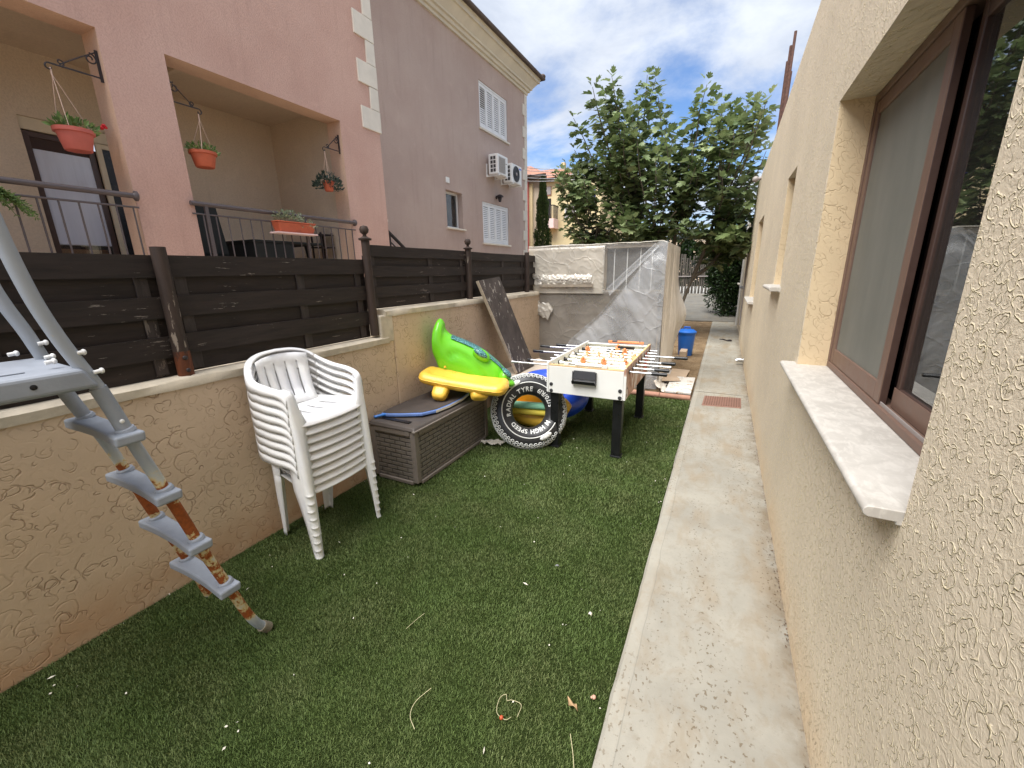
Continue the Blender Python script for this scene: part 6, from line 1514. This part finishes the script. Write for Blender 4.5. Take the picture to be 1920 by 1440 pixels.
def fig_tree():
    rr = random.Random(21)
    t = thing('fig_tree', 'large leafy fig tree rising behind the wrapped store', 'tree', (-1.1, 11.3, 0))
    wood = MB(); crown = MB()
    trunk = spline([(-.95, 11.2, -.05), (-1.02, 11.25, .5), (-1.15, 11.3, 1.1), (-1.2, 11.3, 1.6)], 5); wood.tube(trunk, [.12 - .03 * i / 15 for i in range(len(trunk))], 10)
    trunk2 = spline([(-1.02, 11.15, -.05), (-.92, 11.2, .7), (-.72, 11.3, 1.4)], 5); wood.tube(trunk2, [.045 - .012 * i / 10 for i in range(len(trunk2))], 9)
    limbs = {}
    for nm, end in (('a', (-3.0, 11.0, 2.7)), ('b', (-2.2, 11.5, 3.3)), ('c', (-1.2, 11.2, 3.2)), ('d', (-.3, 11.4, 3.1)), ('e', (-3.3, 11.8, 2.2)), ('f', (.05, 11.6, 2.4)), ('g', (-1.6, 10.6, 2.6))):
        b = trunk2[-1] if nm in 'df' else trunk[-1]; e = Vector(end); m_ = b.lerp(e, .5) + Vector((0, 0, -.18))
        p = spline([b, m_, e], 5); wood.tube(p, [.05 - .02 * i / (len(p) - 1) for i in range(len(p))], 8); limbs[nm] = p[-1]
    xs = [-4.25, -4.05, -3.72, -3.45, -3.2, -2.95, -2.75, -2.5, -2.25, -1.95, -1.7, -1.38, -1.05, -.75, -.45, -.15, .2, .40, .5]
    zs = [3.2, 4.75, 5.25, 4.55, 4.75, 5.75, 5.85, 5.2, 5.3, 5.85, 5.3, 4.5, 4.95, 5.28, 5.0, 4.7, 5.05, 4.75, 4.1]
    zb = lambda x: float(np.interp(x, [-4.3, -3.5, -2.5, -1.5, -.8, 0, .5], [2.5, 2.05, 1.95, 1.85, 1.55, 1.6, 2.2]))
    tips = [(-3.66, 5.15), (-3.8, 4.6), (-3.5, 4.5), (-2.98, 5.62), (-2.78, 5.85), (-3.1, 4.95), (-2.6, 5.2), (-2.05, 5.85), (-1.86, 5.75), (-2.2, 5.3), (-1.7, 5.2), (-1.55, 4.8), (-1.0, 4.95), (-.75, 5.28), (-.62, 5.05), (-.4, 4.95), (-.2, 4.75), (.05, 4.8), (.18, 5.1), (.34, 4.9), (.46, 4.45), (.5, 4.0), (-1.35, 4.3), (-3.85, 4.15), (-3.8, 3.3), (-3.85, 2.75), (-3.7, 2.45), (-3.5, 2.2)]
    tips = [(x, z, rr.uniform(-.5, .5)) for x, z in tips]
    tips += [(rr.uniform(-.75, .42), rr.uniform(1.7, 2.5), rr.uniform(-.9, 1.3)) for _ in range(24)]
    while len(tips) < 228:
        x = rr.uniform(-3.75, .5); top = float(np.interp(x, xs, zs)); b = zb(x); f = rr.random() ** .85; z = b + (top - .25 - b) * f
        tips.append((x, z, rr.uniform(-1.3, 1.1)))
    for (x, z, dy) in tips:
        tip = Vector((x, 11.1 + dy, z))
        best = min(limbs.values(), key=lambda q: (q - tip).length * (1 if q.z < tip.z + .2 else 1.6))
        dv = tip - best; L = rr.uniform(.75, 1.15); lean = Vector((dv.x * .45, dv.y * .45, abs(dv.z) * .55 + .35)).normalized() if z > 2.5 else Vector((dv.x * .8, dv.y * .8, dv.z * .3 + .05)).normalized()
        st = tip - lean * L
        p = spline([st, st.lerp(tip, .5) + Vector((rr.uniform(-.06, .06), rr.uniform(-.06, .06), -.03)), tip], 5)
        wood.tube(p, [.016 - .010 * i / (len(p) - 1) for i in range(len(p))], 5)
        if rr.random() < .45: q = spline([best, best.lerp(st, .5) + Vector((0, 0, -.1)), st], 3); wood.tube(q, [.028 - .012 * i / (len(q) - 1) for i in range(len(q))], 5)
        nl = rr.randint(25, 32); ga = rr.uniform(0, 6)
        for k in range(nl):
            f = 1 - (k / nl) ** 1.0 * .88; pos = st.lerp(tip, f); ga += 2.4 + rr.uniform(-.4, .4)
            el = R(62) if k < 3 else R(rr.uniform(-12, 34))
            hor = Vector((math.cos(ga), math.sin(ga), 0)); d = hor * math.cos(el) + Vector((0, 0, math.sin(el)))
            pet = pos + d * rr.uniform(.05, .14)
            nrm = (Vector((0, 0, 1)) * math.cos(el) - hor * math.sin(el) + Vector((rr.uniform(-.5, .5), rr.uniform(-.5, .5), 0))).normalized()
            sag = Vector((0, 0, -rr.uniform(.0, .55)))
            fig_leaf(crown, pet, d + sag, nrm, rr.uniform(.145, .275) * (.75 if k < 3 else 1), rr)
    wood.build('trunk', BARK, t, smooth=60); crown.build('crown', FIG, t, smooth=0)
fig_tree()
def shrub(name, label, cat, c, rx, ry, rz, n, size, mat, seed, trunk_h, lumps=9, group=None):
    rr = random.Random(seed); t = thing(name, label, cat, (c[0], c[1], 0), group); mb = MB(); wd = MB()
    cs = [(Vector((rr.uniform(-.6, .6) * rx, rr.uniform(-.6, .6) * ry, rr.uniform(-.75, .75) * rz)), rr.uniform(.33, .5)) for _ in range(lumps)]
    for i in range(n):
        q, s_ = rr.choice(cs)
        v = Vector((rr.gauss(0, 1), rr.gauss(0, 1), rr.gauss(0, 1))).normalized() * (rr.random() ** .4)
        p = Vector(c) + q + Vector((v.x * rx * s_, v.y * ry * s_, v.z * rz * s_))
        leaf(mb, p, v + Vector((0, 0, rr.uniform(-.3, .6))), size * rr.uniform(.6, 1.3), rr)
    for q, s_ in cs: wd.tube(spline([(c[0], c[1], -.05), (c[0], c[1], trunk_h * .6), Vector(c) + q], 4), [.06 - .005 * i for i in range(9)], 6)
    wd.build('trunk', BARK, t, smooth=60); mb.build('foliage', mat, t, smooth=0)
shrub('ficus_bush', 'dense dark green bush in front of the gate beside the bungalow', 'bush', (.02, 15.6, 1.5), .62, .6, 1.7, 17000, .10, FICUS, 3, 1.0, 34)
shrub('yellow_bush', 'yellow green bush behind the store below the fig tree', 'bush', (-4.7, 16.5, 1.5), 1.2, .9, 1.1, 4500, .14, leafy('lime_leaves', lin(120, 132, 48), lin(170, 176, 70), lin(196, 196, 96), .5, .25), 6, 1.0)
shrub('dark_bush', 'dark green bush low behind the wrapped store', 'bush', (-2.6, 14.6, 1.2), 1.3, .8, 1.1, 4500, .13, FICUS, 8, .9)
def cypress():
    rr = random.Random(4); t = thing('cypress', 'slim dark green cypress column in front of the yellow house', 'tree', (-6.62, 16, 0)); mb = MB()
    for i in range(15000):
        f = rr.random(); z = .8 + 4.3 * f; rad = .40 * (1 - f) ** .62 * (1 + .12 * math.sin(z * 5) + .1 * math.sin(z * 11)) + .02; a = rr.uniform(0, 2 * math.pi); k = rr.uniform(.6, 1.0)
        lob = 1 + .18 * math.sin(a * 5 + z * 2.5)
        leaf(mb, (-6.62 + rad * k * lob * math.cos(a), 16 + rad * k * lob * math.sin(a), z), (math.cos(a) * .35, math.sin(a) * .35, 1), .085, rr, .3)
    mb.build('foliage', CYPR, t, smooth=0); MB().tube([(-6.62, 16, -.05), (-6.62, 16, 4.6)], [.10, .02], 8).build('trunk', BARK, t)
cypress()
# tree line far behind
rr = random.Random(2)
tl = MB()
for i in range(9000):
    x = rr.uniform(-9, 6); top = 3.4 + 1.0 * mnoise.noise((x * .5, 0, 0)) + .5 * mnoise.noise((x * 1.7, 3, 0)); z = rr.uniform(.4, top)
    leaf(tl, (x, 27 + rr.uniform(-.8, .8), z), (rr.uniform(-1, 1), -.5, rr.uniform(-.2, 1)), .3, rr)
o = tl.build('hedge_mass', FICUS, smooth=0); tag(o, 'dark hedge mass across the street behind the gate', 'hedge', kind='stuff')

# ------------------------------------------------------------------ gate at the end of the drive
t = thing('picket_gate', 'grey weathered picket gate with a white foot rail at the end of the drive', 'gate', (-.7, 21, .4))
g = MB(); rr = random.Random(12)
x = -3.6
while x < 1.3:
    wd = rr.uniform(.045, .075); h = 2.12 + rr.uniform(-.14, .16); tl_ = rr.uniform(-.02, .02)
    g.hexa([(x, 21.06, .52), (x + wd, 21.06, .52), (x + wd, 21.085, .52), (x, 21.085, .52)], [(x + tl_, 21.06, h), (x + wd + tl_, 21.06, h), (x + wd + tl_, 21.085, h), (x + tl_, 21.085, h)])
    x += wd + rr.uniform(.018, .04)
g.build('pickets', simple('weathered_picket', lin(80, 74, 67), .85, var=.4, vs=7, st=(2, 2, .2)), t, smooth=0)
m_ = MB()
for z in (.50, 1.28): m_.bar((-3.6, 21.02, z), (1.0, 21.02, z), .04, .045)
m_.build('rail', GASKET, t, smooth=0)
m_ = MB()
for k in range(32):
    x = -3.5 + k * .14
    m_.bar((x, 20.99, .50), (x, 20.99, .83), .04, .03)
m_.build('foot_bars', WHITEM, t, smooth=0)
MB().bar((.86, 20.98, .42), (.86, 20.98, .95), .09, .07).build('end_post', WHITEM, t, smooth=0)

# ------------------------------------------------------------------ litter on the turf
rr = random.Random(31); mb = MB()
for i in range(150):
    y = rr.uniform(.3, 5.3); x = rr.uniform(-2.42, -.26)
    if rr.random() < .35: x = rr.choice([-2.43 + rr.random() ** 2 * .3, -.25 - rr.random() ** 2 * .35])
    a = rr.uniform(0, 6.28); L = rr.choice((.003, .004, .005, .006, .009, .014)) * rr.uniform(.8, 1.2); wd = rr.uniform(.0015, .004); z = .014 + rr.uniform(-.003, .005); d = Vector((math.cos(a), math.sin(a), rr.uniform(-.3, .3))) * L; s_ = Vector((-math.sin(a), math.cos(a), .2)) * wd
    c = Vector((x, y, z)); mb.add([c - d, c + s_ + Vector((0, 0, .002)), c + d, c - s_], [(0, 1, 2), (0, 2, 3)])
o = mb.build('lawn_litter', CHIPW, smooth=0); tag(o, 'pale chips and flecks scattered over the turf', 'litter', kind='stuff')
mb = MB()
for i in range(620):
    y = .8 + 9 * rr.random() ** 1.3; x = .408 - .030 * rr.random() ** 2.2; a = rr.uniform(0, 6.28); L = rr.uniform(.002, .007); z = .021 + rr.uniform(0, .004)
    if mnoise.noise((y * 1.6, 0, 9)) < -.12: continue
    d = Vector((math.cos(a), math.sin(a), .2)) * L; s_ = Vector((-math.sin(a), math.cos(a), .4)) * L * .6; q = Vector((x, y, z))
    mb.add([q - d, q + s_, q + d, q - s_], [(0, 1, 2), (0, 2, 3)])
o = mb.build('wall_foot_debris', simple('dark_crumbs', lin(96, 78, 60), .9, var=.3, vs=40), smooth=0); tag(o, 'dark soil crumbs gathered along the foot of the cream wall', 'debris', kind='stuff')
def curl(pts, r, mat, name, label, cat):
    o = MB().tube(spline(pts, 6), r, 5).build(name, mat, smooth=60); tag(o, label, cat); return o
curl([(-.545, 1.02, .014), (-.56, 1.0, .017), (-.60, 1.01, .017), (-.615, 1.06, .017), (-.60, 1.085, .017), (-.585, 1.065, .018), (-.57, 1.075, .017), (-.53, 1.075, .016), (-.525, 1.03, .014)], .0009, STRAW, 'looped_string', 'looped pale string lying on the turf beside the red berry', 'string')
curl([(-.88, .98, .015), (-.90, .91, .016), (-.885, .86, .016), (-.84, .83, .014)], .0011, STRAW, 'bent_straw', 'long bent straw on the turf at the bottom edge of the photo', 'straw')
curl([(-1.14, 1.27, .014), (-1.15, 1.22, .016), (-1.16, 1.16, .014)], .001, STRAW, 'straw_stalk', 'thin straight straw on the turf below the chair stack', 'straw')
curl([(-.33, 1.06, .014), (-.30, 1.0, .016), (-.275, .94, .014)], .0011, STRAW, 'dry_stalk', 'dry stalk on the turf along the path edge', 'straw')
o = MB().ball((-.575, 1.0, .018), .0075, .008, .0075).build('berry', BERRY, smooth=180); tag(o, 'small reddish berry lying on the turf beside the looped string', 'berry')
o = MB().ball((-.29, 1.22, .02), .008, .009, .007).ball((-.296, 1.212, .025), .005, .005, .005).build('berry', simple('pink_berry', lin(206, 160, 140), .6), smooth=180); tag(o, 'pinkish dried fig on the turf near the path edge', 'berry')
o = MB().grid([[(-.375 + .04 * a - .012 * b, 1.165 - .01 * a + .022 * b, .02 + .008 * math.sin(a * 5 + b * 3)) for a in np.linspace(0, 1, 9)] for b in np.linspace(-.5, .5, 6)]).build('dry_leaf', DRYLEAF, smooth=180, solid=.001); tag(o, 'curled brown dry leaf on the turf beside the path', 'leaf')
o = MB().grid([[(-.68 + .018 * a, 1.83 + .012 * b + .01 * a, .036 + .004 * math.sin(a * 4)) for a in np.linspace(0, 1, 5)] for b in np.linspace(-.5, .5, 4)]).build('grey_flake', GREYTUB, smooth=180, solid=.001); tag(o, 'small grey flake on the turf in the middle of the lawn', 'flake')
o = MB().grid([[(-.42 + .016 * a, 1.59 + .016 * b, .036 + .004 * math.sin(a * 4)) for a in np.linspace(0, 1, 5)] for b in np.linspace(-.5, .5, 4)]).build('pale_flake', CHIPW, smooth=180, solid=.001); tag(o, 'small pale flake on the turf near the path', 'flake')
sk = [[(-1.93 + .20 * a + .06 * b * math.sin(a * 3), 3.10 + .12 * b + .06 * a, .035 + .05 * abs(mnoise.noise((a * 4, b * 4, 0)))) for a in np.linspace(0, 1, 16)] for b in np.linspace(0, 1, 10)]
o = MB().grid(sk).build('plastic_scrap', FILMW, smooth=180); tag(o, 'crumpled clear plastic scrap on the turf between box and tyre ring', 'plastic')
